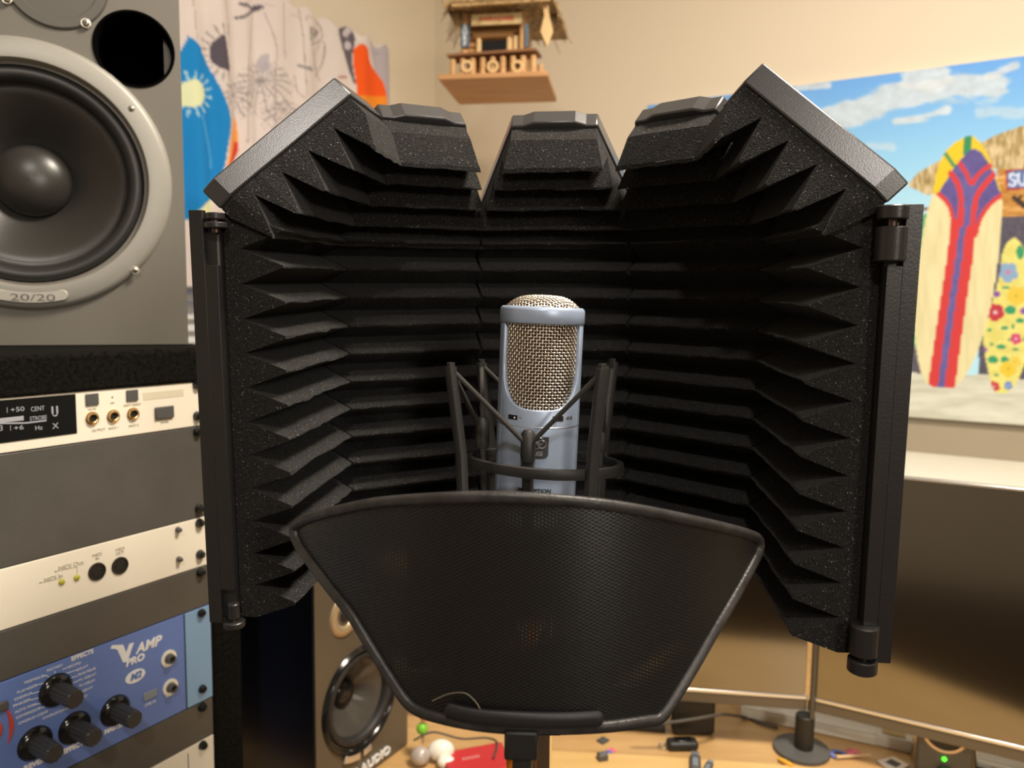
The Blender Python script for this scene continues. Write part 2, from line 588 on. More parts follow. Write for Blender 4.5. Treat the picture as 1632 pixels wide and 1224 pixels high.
# window
mb = MB()
for (s0, s1, z0, z1) in ((w0, w0 + 0.05, wz0, wz1), (w1 - 0.05, w1, wz0, wz1), (w0 + 0.05, w1 - 0.05, wz0, wz0 + 0.05), (w0 + 0.05, w1 - 0.05, wz1 - 0.05, wz1),
                         (0.755, 0.795, wz0 + 0.05, wz1 - 0.05)):
    mb.obox(CORNER - UL * s0 - UR * 0.085 + V((0, 0, z0)), -UL * (s1 - s0), UR * 0.05, V((0, 0, z1 - z0)))
wf = tag(mb.build('window_1', MT['white_paint']), None, None, kind='structure')
mb = MB()
mb.obox(CORNER - UL * (w0 + 0.05) - UR * 0.062 + V((0, 0, wz0 + 0.05)), -UL * (w1 - w0 - 0.1), UR * 0.004, V((0, 0, wz1 - wz0 - 0.1)))
mb.build('window_pane', MT['glass'], wf)

# ------------------------------------------------------------------ desk, shelf
P0D = [(-0.225, 0.775), (-0.10, 0.79), (0.02, 0.66), (0.90, 0.60), (1.35, 0.45)]
bwl = lambda s, g: CORNER + UR * s - UL * g        # a point along the back wall
b1, b2 = bwl(1.65, 0.012), bwl(0.014, 0.012)
lw = CORNER - UL * 1.22 + UR * 0.012
desk = thing('desk', 'oak desk filling the corner under the monitors and the black loudspeaker', 'desk', M.Translation((0.3, 1.2, 0)))
poly = [V((x, y, 0.72)) for x, y in P0D] + [V((b1.x, b1.y, 0.72)), V((b2.x, b2.y, 0.72)), V((lw.x, lw.y, 0.72))]
off = V((0.3, 1.2, 0))
mb = MB()
mb.prism([p - off for p in poly], (0, 0, 0.03))
mb.build('desk_top', MT['desk'], desk, bevel=0.003)
mb = MB()
mb.prism([V(p) - off for p in ((0.03, 0.662, 0.7505), (0.80, 0.612, 0.7505), (0.60, 0.925, 0.7505), (0.32, 0.961, 0.7505), (0.19, 0.974, 0.7505), (0.03, 0.985, 0.7505))], (0, 0, 0.0035))
mb.build('front_ledge', MT['ledge'], desk, bevel=0.001)
for p in ((-0.20, 0.86), (0.75, 0.86), (1.25, 0.72), (-0.25, 1.95), (0.62, 1.55), (1.1, 1.28)):
    mb = MB()
    mb.box(V((p[0], p[1], 0.36)) - off, (0.05, 0.05, 0.72))
    mb.build('leg', MT['desk'], desk, bevel=0.003)

WALL0 = V((0.81, 1.6, 0))
NB = UL                                    # back wall's outward direction (away from camera)
zs = 1.058
sh = thing('wall_shelf', 'bright white shelf fixed to the wall below the beach painting', 'shelf', frame(onp(1536, 720, V((0.81, 1.6, 1.3)), NB).xy.to_3d() + V((0, 0, zs)), UR, UL, (0, 0, 1)))
mb = MB()
mb.box((0.1, -0.145, -0.014), (1.15, 0.285, 0.028))
mb.build('shelf_board', MT['white_gloss'], sh, bevel=0.003)
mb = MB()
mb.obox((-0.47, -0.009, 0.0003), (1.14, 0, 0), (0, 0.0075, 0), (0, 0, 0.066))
mb.build('shade_strip', mat('taupe_wall_shade', (0.34, 0.285, 0.21), 0.6, bump=0.05, var=0.04), sh, bevel=0.001)  # added taupe strip: the wall's shade under the painting, put into colour
for x in (-0.35, 0.52):
    mb = MB()
    mb.prism([(x, -0.004, -0.029), (x, -0.20, -0.029), (x, -0.20, -0.045), (x, -0.02, -0.16), (x, -0.004, -0.16)], (0.02, 0, 0))
    mb.build('bracket', MT['white_paint'], sh, bevel=0.001)


# ------------------------------------------------------------------ printed pictures
def inpoly(px, py, poly):
    r = np.zeros(px.shape, bool)
    n = len(poly)
    for i in range(n):
        x0, y0 = poly[i]
        x1, y1 = poly[(i + 1) % n]
        if y0 == y1:
            continue
        c = ((y0 > py) != (y1 > py)) & (px < (x1 - x0) * (py - y0) / (y1 - y0) + x0)
        r ^= c
    return r


def nearline(px, py, pts, w):
    r = np.zeros(px.shape, bool)
    for (x0, y0), (x1, y1) in zip(pts[:-1], pts[1:]):
        dx, dy = x1 - x0, y1 - y0
        t = np.clip(((px - x0) * dx + (py - y0) * dy) / (dx * dx + dy * dy + 1e-9), 0, 1)
        r |= (px - x0 - t * dx) ** 2 + (py - y0 - t * dy) ** 2 < (w / 2) ** 2
    return r


def sm(pts, n=6, closed=False):
    return [(p.x, p.y) for p in spline([V((a, b, 0)) for a, b in pts], n, closed)]


_rng = np.random.RandomState(3)
_lat = _rng.rand(64, 64)


def vnoise(x, y):
    xi, yi = np.floor(x).astype(int), np.floor(y).astype(int)
    fx, fy = x - xi, y - yi
    fx, fy = fx * fx * (3 - 2 * fx), fy * fy * (3 - 2 * fy)
    g = lambda a, b: _lat[a % 64, b % 64]
    return (g(xi, yi) * (1 - fx) + g(xi + 1, yi) * fx) * (1 - fy) + (g(xi, yi + 1) * (1 - fx) + g(xi + 1, yi + 1) * fx) * fy


def fbm(x, y):
    return vnoise(x, y) * 0.55 + vnoise(x * 2.1 + 7, y * 2.1 + 3) * 0.3 + vnoise(x * 4.3 + 1, y * 4.3 + 9) * 0.15


def lerpc(a, b, t):
    return np.array(a)[None, :] * (1 - t[:, None]) + np.array(b)[None, :] * t[:, None]


def crop(x0, y0, k):
    return lambda pts: [(x0 + a / k, y0 + b / k) for a, b in pts]


def grid_print(name, m, parent, pts, nu, nv, color_fn, px, py, closed=False):
    me = bpy.data.meshes.new(name)
    fs = [(j * nu + i, j * nu + i + 1, (j + 1) * nu + i + 1, (j + 1) * nu + i) for j in range(nv - 1) for i in range(nu - 1)]
    me.from_pydata(pts, [], fs)
    ca = me.color_attributes.new('print', 'FLOAT_COLOR', 'POINT')
    c = np.clip(color_fn(px, py), 0, 255) / 255.0
    c = np.where(c <= 0.04045, c / 12.92, ((c + 0.055) / 1.055) ** 2.4)
    ca.data.foreach_set('color', np.concatenate([c, np.ones((len(c), 1))], 1).ravel())
    me.polygons.foreach_set('use_smooth', [True] * len(me.polygons))
    me.materials.append(m)
    o = bpy.data.objects.new(name, me)
    COL.objects.link(o)
    if parent:
        o.parent = parent
    return o


def paint_beach(px, py):
    """the beach picture, drawn in the photograph's coordinates of the canvas"""
    n1 = fbm(px / 45, py / 14)
    n2 = fbm(px / 12, py / 9)
    n3 = fbm(px / 3.0, py / 16)
    y = py + (px - 1400) * 0.10
    c = lerpc((116, 174, 220), (164, 216, 226), np.clip((y - 110) / 150, 0, 1))
    t = np.clip((y - 260) / 100, 0, 1)
    c = c * (1 - t[:, None]) + np.array((200, 238, 230))[None] * t[:, None]

    def put(mask, col, k=1.0, noise=None, amp=0):
        nonlocal c
        col = np.array(col, float)[None].repeat(len(px), 0)
        if noise is not None:
            col = col + (noise[:, None] - 0.5) * amp
        kk = (mask * k)[:, None] if np.isscalar(k) else (mask * k)[:, None]
        c = c * (1 - kk) + col * kk

    def cloud(pts, w, col=(226, 226, 208), k=0.85):
        d = np.full(px.shape, 9.0)
        for (x0, y0), (x1, y1) in zip(pts[:-1], pts[1:]):
            dx, dy = x1 - x0, y1 - y0
            t = np.clip(((px - x0) * dx + (py - y0) * dy) / (dx * dx + dy * dy), 0, 1)
            d = np.minimum(d, np.hypot(px - x0 - t * dx, (py - y0 - t * dy)) / w)
        f = np.clip((1.15 - d - (n1 - 0.5) * 1.7) * 2.2, 0, 1)
        put(f > 0, col, f * k, n2, 34)

    cloud([(1326, 184), (1380, 172), (1420, 158), (1470, 148), (1520, 140), (1590, 136)], 22)
    cloud([(1450, 128), (1500, 122)], 16)
    cloud([(1430, 193), (1470, 186), (1510, 176)], 8)
    cloud([(1270, 140), (1320, 136)], 5)
    cloud([(1575, 120), (1620, 106)], 8)
    cloud([(1385, 232), (1420, 234)], 8, k=0.5)
    cloud([(1560, 182), (1640, 176)], 9, k=0.5)
    # hut wall, thatch
    put(inpoly(px, py, [(1588, 262), (1680, 255), (1680, 356), (1595, 362)]), (214, 150, 70), 1, fbm(px / 30, py / 1.6), 110)
    put(inpoly(px, py, [(1560, 345), (1800, 345), (1800, 620), (1560, 615)]), (96, 88, 92), 1, fbm(px / 3, py / 3), 40)
    put(inpoly(px, py, [(1380, 524), (1490, 532), (1490, 612), (1380, 612)]), (98, 90, 94), 1, fbm(px / 3, py / 3), 40)
    put(inpoly(px, py, [(1446, 296), (1462, 276), (1500, 254), (1540, 240), (1590, 214), (1700, 176), (1700, 262), (1620, 272), (1585, 268), (1560, 290), (1500, 300), (1480, 312)]),
        (202, 172, 112), 1, n3, 150)
    # sand
    sand = py > 596 + (n1 - 0.5) * 22 + (px - 1440) * 0.03
    put(sand, (226, 216, 178), 1, fbm(px / 40, py / 7), 46)
    # green board
    put(inpoly(px, py, sm([(1478, 345), (1462, 365), (1450, 430), (1445, 500), (1452, 540), (1475, 560), (1490, 450)], closed=True)), (70, 178, 104))
    put(nearline(px, py, [(1468, 334), (1490, 330)], 5), (140, 110, 84))
    # big board
    q = crop(1430, 180, 2.658)
    bo = sm(q([(300, 97), (215, 150), (170, 240), (150, 340), (120, 450), (85, 650), (70, 850), (80, 1000), (105, 1110), (140, 1155), (200, 1165), (245, 1160), (290, 1110), (340, 1010), (390, 850), (430, 600), (445, 400), (430, 300), (380, 170), (340, 115)]), 5, True)
    B = inpoly(px, py, bo)
    put(B, (246, 226, 158), 1, fbm(px / 6, py / 40), 26)
    arch = sm(q([(172, 342), (205, 290), (240, 235), (290, 175), (325, 152), (365, 178), (400, 240), (440, 345)]), 5)
    above = B & inpoly(px, py, arch + q([(500, 345), (500, 60), (100, 60), (100, 342)]))
    put(above, (248, 206, 44))
    put(B & above & nearline(px, py, q([(300, 90), (296, 170)]), 12), (62, 148, 88))
    put(B & above & nearline(px, py, q([(205, 175), (240, 225)]), 6), (62, 148, 88))
    pur = B & inpoly(px, py, arch + q([(380, 400), (345, 470), (320, 560), (240, 560), (240, 460), (215, 390)]))
    put(pur, (104, 90, 138), 1, n2, 22)
    stem = q([(300, 300), (282, 440), (262, 600), (232, 800), (205, 1000), (184, 1160)])
    red = (226, 66, 60)
    L = q([(250, 470), (232, 620), (205, 800), (175, 1000), (152, 1162)])
    Rr = q([(310, 500), (297, 620), (270, 800), (243, 1000), (222, 1162)])
    put(B & nearline(px, py, stem, 26), (112, 100, 148))
    put(B & nearline(px, py, L, 17), red)
    put(B & nearline(px, py, Rr, 17), red)
    put(B & nearline(px, py, stem, 10), (112, 100, 148), 1, n2, 20)
    put(B & nearline(px, py, sm(q([(174, 344), (215, 385), (234, 440), (236, 510)])), 7), red)
    put(B & nearline(px, py, sm(q([(226, 255), (258, 305), (270, 370), (268, 470)])), 9), red)
    put(B & nearline(px, py, sm(q([(440, 350), (395, 385), (355, 440), (330, 520)])), 7), red)
    put(B & nearline(px, py, sm(q([(412, 258), (370, 305), (335, 360), (318, 480)])), 9), red)
    put(B & nearline(px, py, sm(q([(265, 215), (295, 260), (315, 300), (345, 258), (395, 222)])), 7), red)
    # floral board
    fb = sm(q([(490, 530), (450, 580), (430, 700), (388, 850), (365, 960), (385, 1090), (410, 1175), (460, 1186), (500, 1150), (540, 1060), (580, 900), (590, 740), (560, 620), (520, 550)]), 5, True)
    Fb = inpoly(px, py, fb)
    put(Fb, (244, 226, 116), 1, n2, 30)

    def ell(x, y, rx, ry, col):
        (a, b), = q([(x, y)])
        put(Fb & (((px - a) / (rx / 2.658)) ** 2 + ((py - b) / (ry / 2.658)) ** 2 < 1), col)

    def flower(x, y, r, col, mid):
        for k in range(5):
            ell(x + r * 0.55 * cos(k * 1.257 + 0.4), y + r * 0.55 * sin(k * 1.257 + 0.4), r * 0.5, r * 0.5, col)
        ell(x, y, r * 0.22, r * 0.22, mid)

    for x, y, rx, ry in ((455, 910, 16, 8), (440, 990, 22, 9), (480, 835, 24, 18), (520, 880, 18, 10), (405, 1045, 22, 16), (455, 1045, 18, 14), (520, 590, 16, 30), (390, 920, 10, 6), (490, 905, 8, 12), (545, 960, 14, 10), (460, 740, 18, 6), (500, 1000, 14, 6), (420, 1110, 10, 7), (560, 700, 16, 10), (400, 980, 9, 6), (475, 960, 10, 6)):
        ell(x, y, rx, ry, (60, 160, 100))
    flower(470, 675, 42, (150, 176, 190), (226, 120, 150))
    flower(505, 775, 42, (246, 206, 70), (230, 190, 60))
    flower(415, 845, 38, (206, 60, 66), (240, 200, 190))
    flower(502, 958, 24, (222, 80, 110), (250, 200, 200))
    flower(470, 1085, 34, (246, 206, 60), (230, 180, 50))
    flower(500, 1055, 24, (246, 210, 80), (230, 180, 50))
    flower(410, 1160, 24, (210, 66, 64), (240, 190, 180))
    flower(470, 1155, 18, (120, 150, 190), (240, 230, 190))
    ell(422, 768, 14, 14, (150, 90, 160))
    ell(535, 840, 14, 16, (150, 90, 160))
    ell(374, 1003, 8, 10, (160, 100, 160))
    # hand-shaped dark mark and the sign
    put(nearline(px, py, [(1617, 316), (1632, 328), (1645, 334)], 9) | nearline(px, py, [(1622, 318), (1628, 312)], 4), (70, 52, 46))
    sg = inpoly(px, py, [(1602, 271), (1690, 262), (1690, 296), (1604, 304)])
    put(sg, (178, 60, 50))
    put(inpoly(px, py, [(1605, 274), (1690, 265), (1690, 293), (1607, 301)]), (98, 118, 150))

    def stroke(pts):
        put(nearline(px, py, pts, 4.4), (226, 230, 232))
    s_ = sm([(1619, 280), (1613, 277), (1609, 281), (1613, 286), (1618, 290), (1616, 296), (1609, 294)], 5)
    stroke(s_)
    stroke(sm([(1624, 277), (1624, 290), (1629, 295), (1634, 290), (1634, 276)], 5))
    stroke([(1640, 294), (1640, 275), (1648, 277), (1648, 284), (1640, 285), (1649, 293)])
    stroke([(1655, 292), (1655, 273), (1664, 272)])
    stroke([(1655, 282), (1662, 281)])
    return c * np.array((0.90, 0.95, 1.08))[None]


pz0, pz1 = 1.131, 1.822
pa = onp(1037, 168, V((0.81, 1.6, 1.5)), NB)
pm = frame(V((pa.x, pa.y, 0)) + V((0, 0, pz0)) - UL * 0.022, UR, UL, (0, 0, 1))
pic = thing('painting', 'large surfboard beach painting on canvas hung on the wall behind the monitors', 'painting', pm)
pw, ph = 0.98, pz1 - pz0
mb = MB()
mb.box((pw / 2, 0.0105, ph / 2), (pw, 0.019, ph))
mb.build('stretcher', MT['canvas_edge'], pic, bevel=0.002)
nu, nv = 440, 300
us, vs_ = np.meshgrid(np.linspace(0.0005, pw - 0.0005, nu), np.linspace(0.0005, ph - 0.0005, nv))
loc = np.stack([us.ravel(), np.full(us.size, -0.0004), vs_.ravel()], 1)
pmn = np.array(pm)
wp = loc @ pmn[:3, :3].T + pmn[:3, 3]
px_, py_ = proj(wp)
# the photographed canvas hangs a touch askew: undo that 8 px difference in where the drawing sits
grid_print('canvas', MT['print_canvas'], pic, loc.tolist(), nu, nv, paint_beach, px_, py_)


def paint_curtain(px, py):
    n1 = fbm(px / 30, py / 60)
    n3 = fbm(px / 2.5, py / 5)
    c = np.array((228, 214, 198), float)[None].repeat(len(px), 0) + (n1[:, None] - 0.5) * 14

    def put(mask, col, k=1.0):
        nonlocal c
        kk = (mask * k)[:, None]
        c = c * (1 - kk) + np.array(col, float)[None] * kk

    q = crop(290, 0, 3.06)
    q2 = crop(290, 0, 1632 / 350)
    gray = (150, 140, 134)
    # palm trees, leaves, lines
    for (cx, cy, r, n) in ((419, 128, 44, 16), (372, 150, 30, 9), (450, 175, 26, 9), (470, 300, 44, 16), (560, 320, 30, 10), (190, 90, 60, 16), (90, 220, 60, 16)):
        for k in range(n):
            a = 2 * pi * k / n + 0.2
            pts = [(cx + r * t * cos(a), cy + r * t * sin(a) * 0.9 + 14 * t * t) for t in (0, 0.33, 0.66, 1)]
            put(nearline(px, py, pts, 2.2), gray, 0.6)
            for t in (0.35, 0.5, 0.65, 0.8, 0.95):
                x, y = cx + r * t * cos(a), cy + r * t * sin(a) * 0.9 + 14 * t * t
                put(nearline(px, py, [(x, y), (x + 9 * cos(a + 0.9), y + 8 * sin(a + 0.9))], 1.2), gray, 0.45)
                put(nearline(px, py, [(x, y), (x + 9 * cos(a - 0.9), y + 8 * sin(a - 0.9))], 1.2), gray, 0.45)
    for pts in ([(620, 100), (680, 300), (690, 420), (680, 560), (680, 900)], [(545, 110), (520, 330), (495, 500), (490, 1060)], [(740, 40), (745, 300), (755, 430)], [(860, 60), (890, 280), (900, 480), (915, 720)],
                [(70, 0), (95, 300)], [(310, 0), (340, 200), (345, 350)], [(960, 330), (1010, 520), (1050, 600)], [(1080, 330), (1060, 480), (1010, 560)], [(830, 560), (850, 680), (900, 730)]):
        put(nearline(px, py, sm(q2(pts)), 2.0), (168, 150, 140), 0.7)
    hib = q2([(980, 220), (1010, 250), (960, 250), (990, 280), (1030, 230), (950, 210), (970, 330)])
    put(nearline(px, py, hib, 2.5), (120, 112, 104), 0.8)
    put(nearline(px, py, sm(q2([(910, 150), (980, 130), (1040, 180), (1060, 280), (960, 320), (940, 200)])), 1.6), (130, 120, 110), 0.7)
    put(nearline(px, py, sm(q2([(1000, 320), (1080, 320), (1060, 480), (1000, 500), (990, 400), (1050, 330)])), 1.5), (130, 120, 110), 0.6)
    put(nearline(px, py, q2([(860, 490), (900, 500), (960, 520)]), 5), (130, 122, 116), 0.7)
    put(inpoly(px, py, q2([(570, 470), (600, 410), (650, 390), (650, 520), (610, 535)])), (176, 170, 172), 0.7)
    # dark ribbon
    put(nearline(px, py, sm(q2([(440, 30), (500, 40), (560, 60), (600, 50)])), 6), (116, 104, 112))
    put(nearline(px, py, sm(q2([(410, 130), (460, 125), (520, 90), (570, 65)])), 5), (116, 104, 112))
    put((((px - 412.5) / 6) ** 2 + ((py - 11.5) / 5) ** 2) < 1, (96, 84, 96))
    # grey sun
    sx, sy = 357, 84
    for k in range(12):
        a = 1.45 + k * 0.31
        put(nearline(px, py, [(sx + 28 * cos(a), sy + 31 * sin(a)), (sx + 41 * cos(a), sy + 46 * sin(a))], 3.2), (150, 140, 134), 0.75)
    put(inpoly(px, py, sm(q2([(295, 268), (245, 280), (205, 340), (200, 420), (235, 490), (290, 518), (342, 520), (325, 400)]), closed=True)), (92, 84, 90))
    # blue board
    B = inpoly(px, py, sm(q([(18, 176), (30, 184), (75, 228), (150, 372), (200, 500), (226, 600), (205, 730), (190, 830), (150, 960), (120, 1060), (-40, 1060), (-70, 960), (-110, 830), (-125, 730), (-146, 600), (-120, 500), (-70, 372), (5, 228), (18, 190)])))
    put(B, (28, 136, 196))
    put(B & nearline(px, py, sm(q2([(130, 860), (160, 960), (200, 1119), (215, 1250)])), 4), (96, 176, 222), 0.7)
    sun = (303.5, 150)
    for k in range(16):
        a = 2 * pi * k / 16 + 0.15
        put(B & nearline(px, py, [(sun[0] + 21 * cos(a), sun[1] + 24 * sin(a)), (sun[0] + 33 * cos(a), sun[1] + 36 * sin(a))], 3.4), (190, 222, 222), 0.85)
    put(B & (((px - sun[0]) / 20) ** 2 + ((py - sun[1]) / 22) ** 2 < 1), (236, 240, 184))
    put(B & inpoly(px, py, sm([(296, 365), (312, 336), (332, 319), (352, 318), (365, 330), (365, 380)])), (236, 238, 176))
    # flame
    Fm = inpoly(px, py, sm(q([(265, 568), (285, 650), (285, 745), (235, 800), (203, 832), (212, 740), (230, 650)]), closed=True))
    put(Fm, (250, 164, 84))
    put(Fm & inpoly(px, py, q([(262, 690), (290, 690), (290, 760), (205, 830), (225, 770)])), (228, 70, 40))
    # orange board and dark strap
    St = inpoly(px, py, sm(q2([(1165, 190), (1245, 230), (1275, 290), (1262, 400), (1262, 480), (1282, 640), (1250, 560), (1215, 440), (1180, 320)]), closed=True))
    put(St, (104, 96, 98))
    put((((px - 552) / 6) ** 2 + ((py - 54) / 6.5) ** 2) < 1, (206, 194, 188))
    put((((px - 553.5) / 5) ** 2 + ((py - 73) / 7) ** 2) < 1, (206, 194, 188))
    put(inpoly(px, py, q2([(1390, 300), (1480, 350), (1530, 345), (1560, 420), (1560, 780), (1500, 800), (1440, 500)])), (176, 166, 168), 0.75)
    Ob = inpoly(px, py, sm(q2([(1305, 332), (1268, 372), (1268, 480), (1285, 640), (1300, 860), (1500, 900), (1528, 760), (1510, 640), (1460, 540), (1395, 455), (1375, 380), (1340, 338)]), 5, True))
    put(Ob, (255, 96, 28))
    put(Ob & (py > 153), (255, 150, 40))
    put(nearline(px, py, [(539, 123), (551, 123)], 4), (176, 110, 90), 0.8)
    return c * np.array((0.97, 0.985, 1.05))[None]


# curtain valance along the left wall
cq = onp(622, 84, CORNER + UR * 0.055, UR)
chh = 0.60
cm = frame(V((cq.x, cq.y, cq.z - chh + 0.01)), -UL, -UR, (0, 0, 1))
curt = thing('curtain', 'gathered curtain valance printed with surfboards, suns and palms, on the left wall', 'curtain', cm)
nu, nv = 420, 190
cl = 1.22
us, vs_ = np.meshgrid(np.linspace(0, cl, nu), np.linspace(0, chh, nv))
amp = 0.010 * (0.5 + 0.5 * fbm(us * 6, us * 0 + 2.2)) * (0.55 + 0.45 * (1 - vs_ / chh))
dep = amp * np.sin(us * 78 + 2.2 * fbm(us * 5, vs_ * 1.5) * 3) + 0.006 * np.sin(us * 31 + 1)
hemz = vs_ + np.where(vs_ > chh - 0.02, 0.006 * np.sin(us * 95), 0)
loc = np.stack([us.ravel(), dep.ravel(), hemz.ravel()], 1)
cmn = np.array(cm)
wp = loc @ cmn[:3, :3].T + cmn[:3, 3]
flat = np.stack([us.ravel(), 0 * us.ravel(), vs_.ravel()], 1) @ cmn[:3, :3].T + cmn[:3, 3]
px_, py_ = proj(flat)
cloth = grid_print('valance_cloth', MT['print_cloth'], curt, loc.tolist(), nu, nv, paint_curtain, px_, py_)
so = cloth.modifiers.new('thickness', 'SOLIDIFY')
so.thickness = 0.0012
so.offset = 0
mb = MB()
mb.tube([(0.004, 0.026, 0.565), (cl - 0.004, 0.026, 0.565)], 0.006, 10)
rod = mb.build('curtain_rod', MT['white_paint'], curt)
for x in (0.02, cl - 0.02):
    mb = MB()
    mb.cyl((x, 0.026, 0.565), (x, 0.0545, 0.565), 0.005, n=10)
    mb.build('rod_bracket', MT['white_paint'], curt)

# blinds in the window
bm_ = frame(CORNER - UL * 0.32 + UR * 0.004 + V((0, 0, 0)), -UL, -UR, (0, 0, 1))
bl = thing('window_blind', 'white slatted blind below the printed curtain, beside the grey loudspeaker', 'blind', bm_)
bl.matrix_world = bm_
mb = MB()
for k in range(37):
    z = 0.985 + k * 0.0235
    mb.obox((0.0, 0.000, z), (0.90, 0, 0), (0, 0.017, 0.0125), (0, 0.0006, -0.0008))
mb.build('slats', MT['blind'], bl)
mb = MB()
mb.box((0.45, 0.008, 1.875), (0.90, 0.022, 0.03))
mb.build('head_rail', MT['white_paint'], bl, bevel=0.002)

# ------------------------------------------------------------------ birdhouse
bx, by, bz, byaw, bw, bd = -0.044, 1.50, 1.772, -0.1505, 0.2086, 0.1813
bmx = M.Translation((bx, by, bz)) @ M.Rotation(byaw, 4, 'Z')
BH = thing('birdhouse', 'wooden beach shack birdhouse with straw roof, hanging in the room corner', 'birdhouse', bmx)
FP = Plane(bmx)
mb = MB()
mb.obox((-bw / 2, 0, 0), (bw, 0, 0), (0, bd, 0), (0, 0, 0.010))
mb.build('base_board', MT['bird_base'], BH, bevel=0.0015)
mb = MB()
wl = (-0.060, 0.052)
yb = 0.055
mb.obox((wl[0], yb, 0.0102), (wl[1] - wl[0], 0, 0), (0, 0.095, 0), (0, 0, 0.165))
mb.build('hut_wall', MT['bird_wood'], BH, bevel=0.001)
mb = MB()
for z in np.arange(0.03, 0.17, 0.012):
    mb.tube([(wl[0] + 0.004, yb - 0.001, z), (wl[1] - 0.004, yb - 0.001, z)], 0.0055, 8)
mb.build('log_cladding', MT['bird_wood'], BH)
za, zb = FP.px(790, 84, yb - 0.008).z, FP.px(790, 65, yb - 0.008).z
xa, xb = FP.px(768, 75, yb - 0.008).x, FP.px(807, 75, yb - 0.008).x
mb = MB()
mb.box(((xa + xb) / 2, yb - 0.0085, (za + zb) / 2), (xb - xa, 0.003, zb - za))
mb.build('window_opening', MT['void'], BH)
for x in (xa - 0.006, xb + 0.006, xb + 0.018):
    mb = MB()
    mb.tube([(x, yb - 0.009, za - 0.004), (x, yb - 0.009, zb + 0.006)], 0.0055, 10)
    mb.build('window_post', MT['bird_pale'], BH)
mb = MB()
mb.tube([(xa - 0.016, yb - 0.011, zb + 0.010), (xb + 0.014, yb - 0.011, zb + 0.010)], 0.0065, 10)
mb.build('window_lintel', MT['bird_wood'], BH)
# porch rail with arched boards
yr = 0.020
zr0, zr1 = 0.0102, FP.px(785, 88, yr).z
xl, xr = FP.px(722, 100, yr).x, FP.px(850, 100, yr).x
mb = MB()
mb.prism([(xl - 0.010, yr - 0.012, zr1 - 0.003), (xr + 0.006, yr - 0.012, zr1 + 0.002), (xr + 0.012, yr + 0.035, zr1 + 0.002), (xl - 0.004, yr + 0.035, zr1 - 0.003)], (0, 0, 0.005))
mb.build('rail_top', MT['bird_dark'], BH, bevel=0.0007)
for k in range(9):
    x = xl + (xr - xl) * k / 8
    mb = MB()
    mb.tube([(x, yr, zr0), (x, yr, zr1 - 0.004)], 0.0058, 8)
    mb.build('baluster', MT['bird_wood'], BH)
for px in (745, 786, 825):
    c = FP.px(px, 103, yr - 0.004)
    mb = MB()
    mb.lathe([(0.0062, 0), (0.0115, 0), (0.0115, 0.004), (0.0062, 0.004)], 20, (c.x, yr - 0.004, c.z - 0.004), (0, -1, 0))
    mb.build('rail_arch', MT['bird_pale'], BH)
for k in range(4):
    y = yr + 0.03 + k * 0.035
    for x, r, h in ((xr + 0.010, 0.006, 0.75), (xl - 0.006, 0.005, 0.6)):
        mb = MB()
        mb.tube([(x, y, zr0), (x, y, zr1 * h)], r, 8)
        mb.build('side_baluster', MT['bird_wood'], BH)
# front posts
for px in (741, 833):
    c = FP.px(px, 50, yr + 0.018)
    mb = MB()
    mb.tube([(c.x, yr + 0.018, zr1), (c.x, yr + 0.018, 0.155)], 0.0068, 10)
    mb.build('post', MT['bird_wood'], BH)
# blue side boards
for (x0, x1, y0, y1, s) in ((734, 748, 38, 75, 'SURF'), (836, 842, 38, 75, None)):
    d = yr + 0.006
    a, b = FP.px(x0, y1, d), FP.px(x1, y0, d)
    mb = MB()
    mb.obox((a.x, d, a.z), (b.x - a.x, 0, 0), (0, 0.004, 0), (0, 0, b.z - a.z))
    bo = mb.build('blue_board', MT['slate_blue'], BH, bevel=0.0006)
    if s:
        for k, ch in enumerate(s):
            text('board_letter', ch, 0.0125, ((a.x + b.x) / 2, d - 0.0004, b.z - (b.z - a.z) * (k + 0.5) / 4), MT['white_print'], bo, bold=0.0003)
# sign
d = yr - 0.004
a, b = FP.px(751, 41, d), FP.px(832, 19, d)
mb = MB()
mb.obox((a.x, d, a.z), (b.x - a.x, 0, 0), (0, 0.005, 0), (0, 0, b.z - a.z))
sg = mb.build('sign_board', MT['tan_sign'], BH, bevel=0.0008)
text('sign_letters', 'PARADISE', 0.0105, ((a.x + b.x) / 2, d - 0.0005, (a.z + b.z) / 2), MT['red_paint'], sg, bold=0.0003, width=(b.x - a.x) * 0.68)
for px in (771, 817):
    c = FP.px(px, 18, d)
    mb = MB()
    mb.tube([(c.x, d + 0.002, b.z - 0.001), (c.x + 0.002, d + 0.008, b.z + 0.016)], 0.0008, 6)
    mb.build('sign_cord', MT['bird_pale'], sg)
# roof
ze = FP.px(790, 5, -0.01).z
rx0, rx1 = FP.px(712, 5, -0.012).x, FP.px(880, 5, -0.012).x
mb = MB()
mb.tube([(rx0 + 0.010, -0.012, ze), (rx1 - 0.004, -0.012, ze + 0.002)], 0.005, 8)
mb.build('eave_beam', MT['bird_pale'], BH)
mb = MB()
xc = (rx0 + rx1) / 2
rt = V((xc, bd * 0.5, ze + 0.075))
cs = [V((rx0, -0.02, ze + 0.001)), V((rx1, -0.02, ze + 0.003)), V((rx1 + 0.012, bd + 0.02, ze + 0.001)), V((rx0 - 0.012, bd + 0.02, ze + 0.001))]
r0, r1 = V((xc - 0.045, bd * 0.5, ze + 0.085)), V((xc + 0.045, bd * 0.5, ze + 0.085))
mb.add([cs[0], cs[1], cs[2], cs[3], r0, r1], [(0, 1, 5, 4), (2, 3, 4, 5), (1, 2, 5), (3, 0, 4), (3, 2, 1, 0)])
rng = random.Random(5)
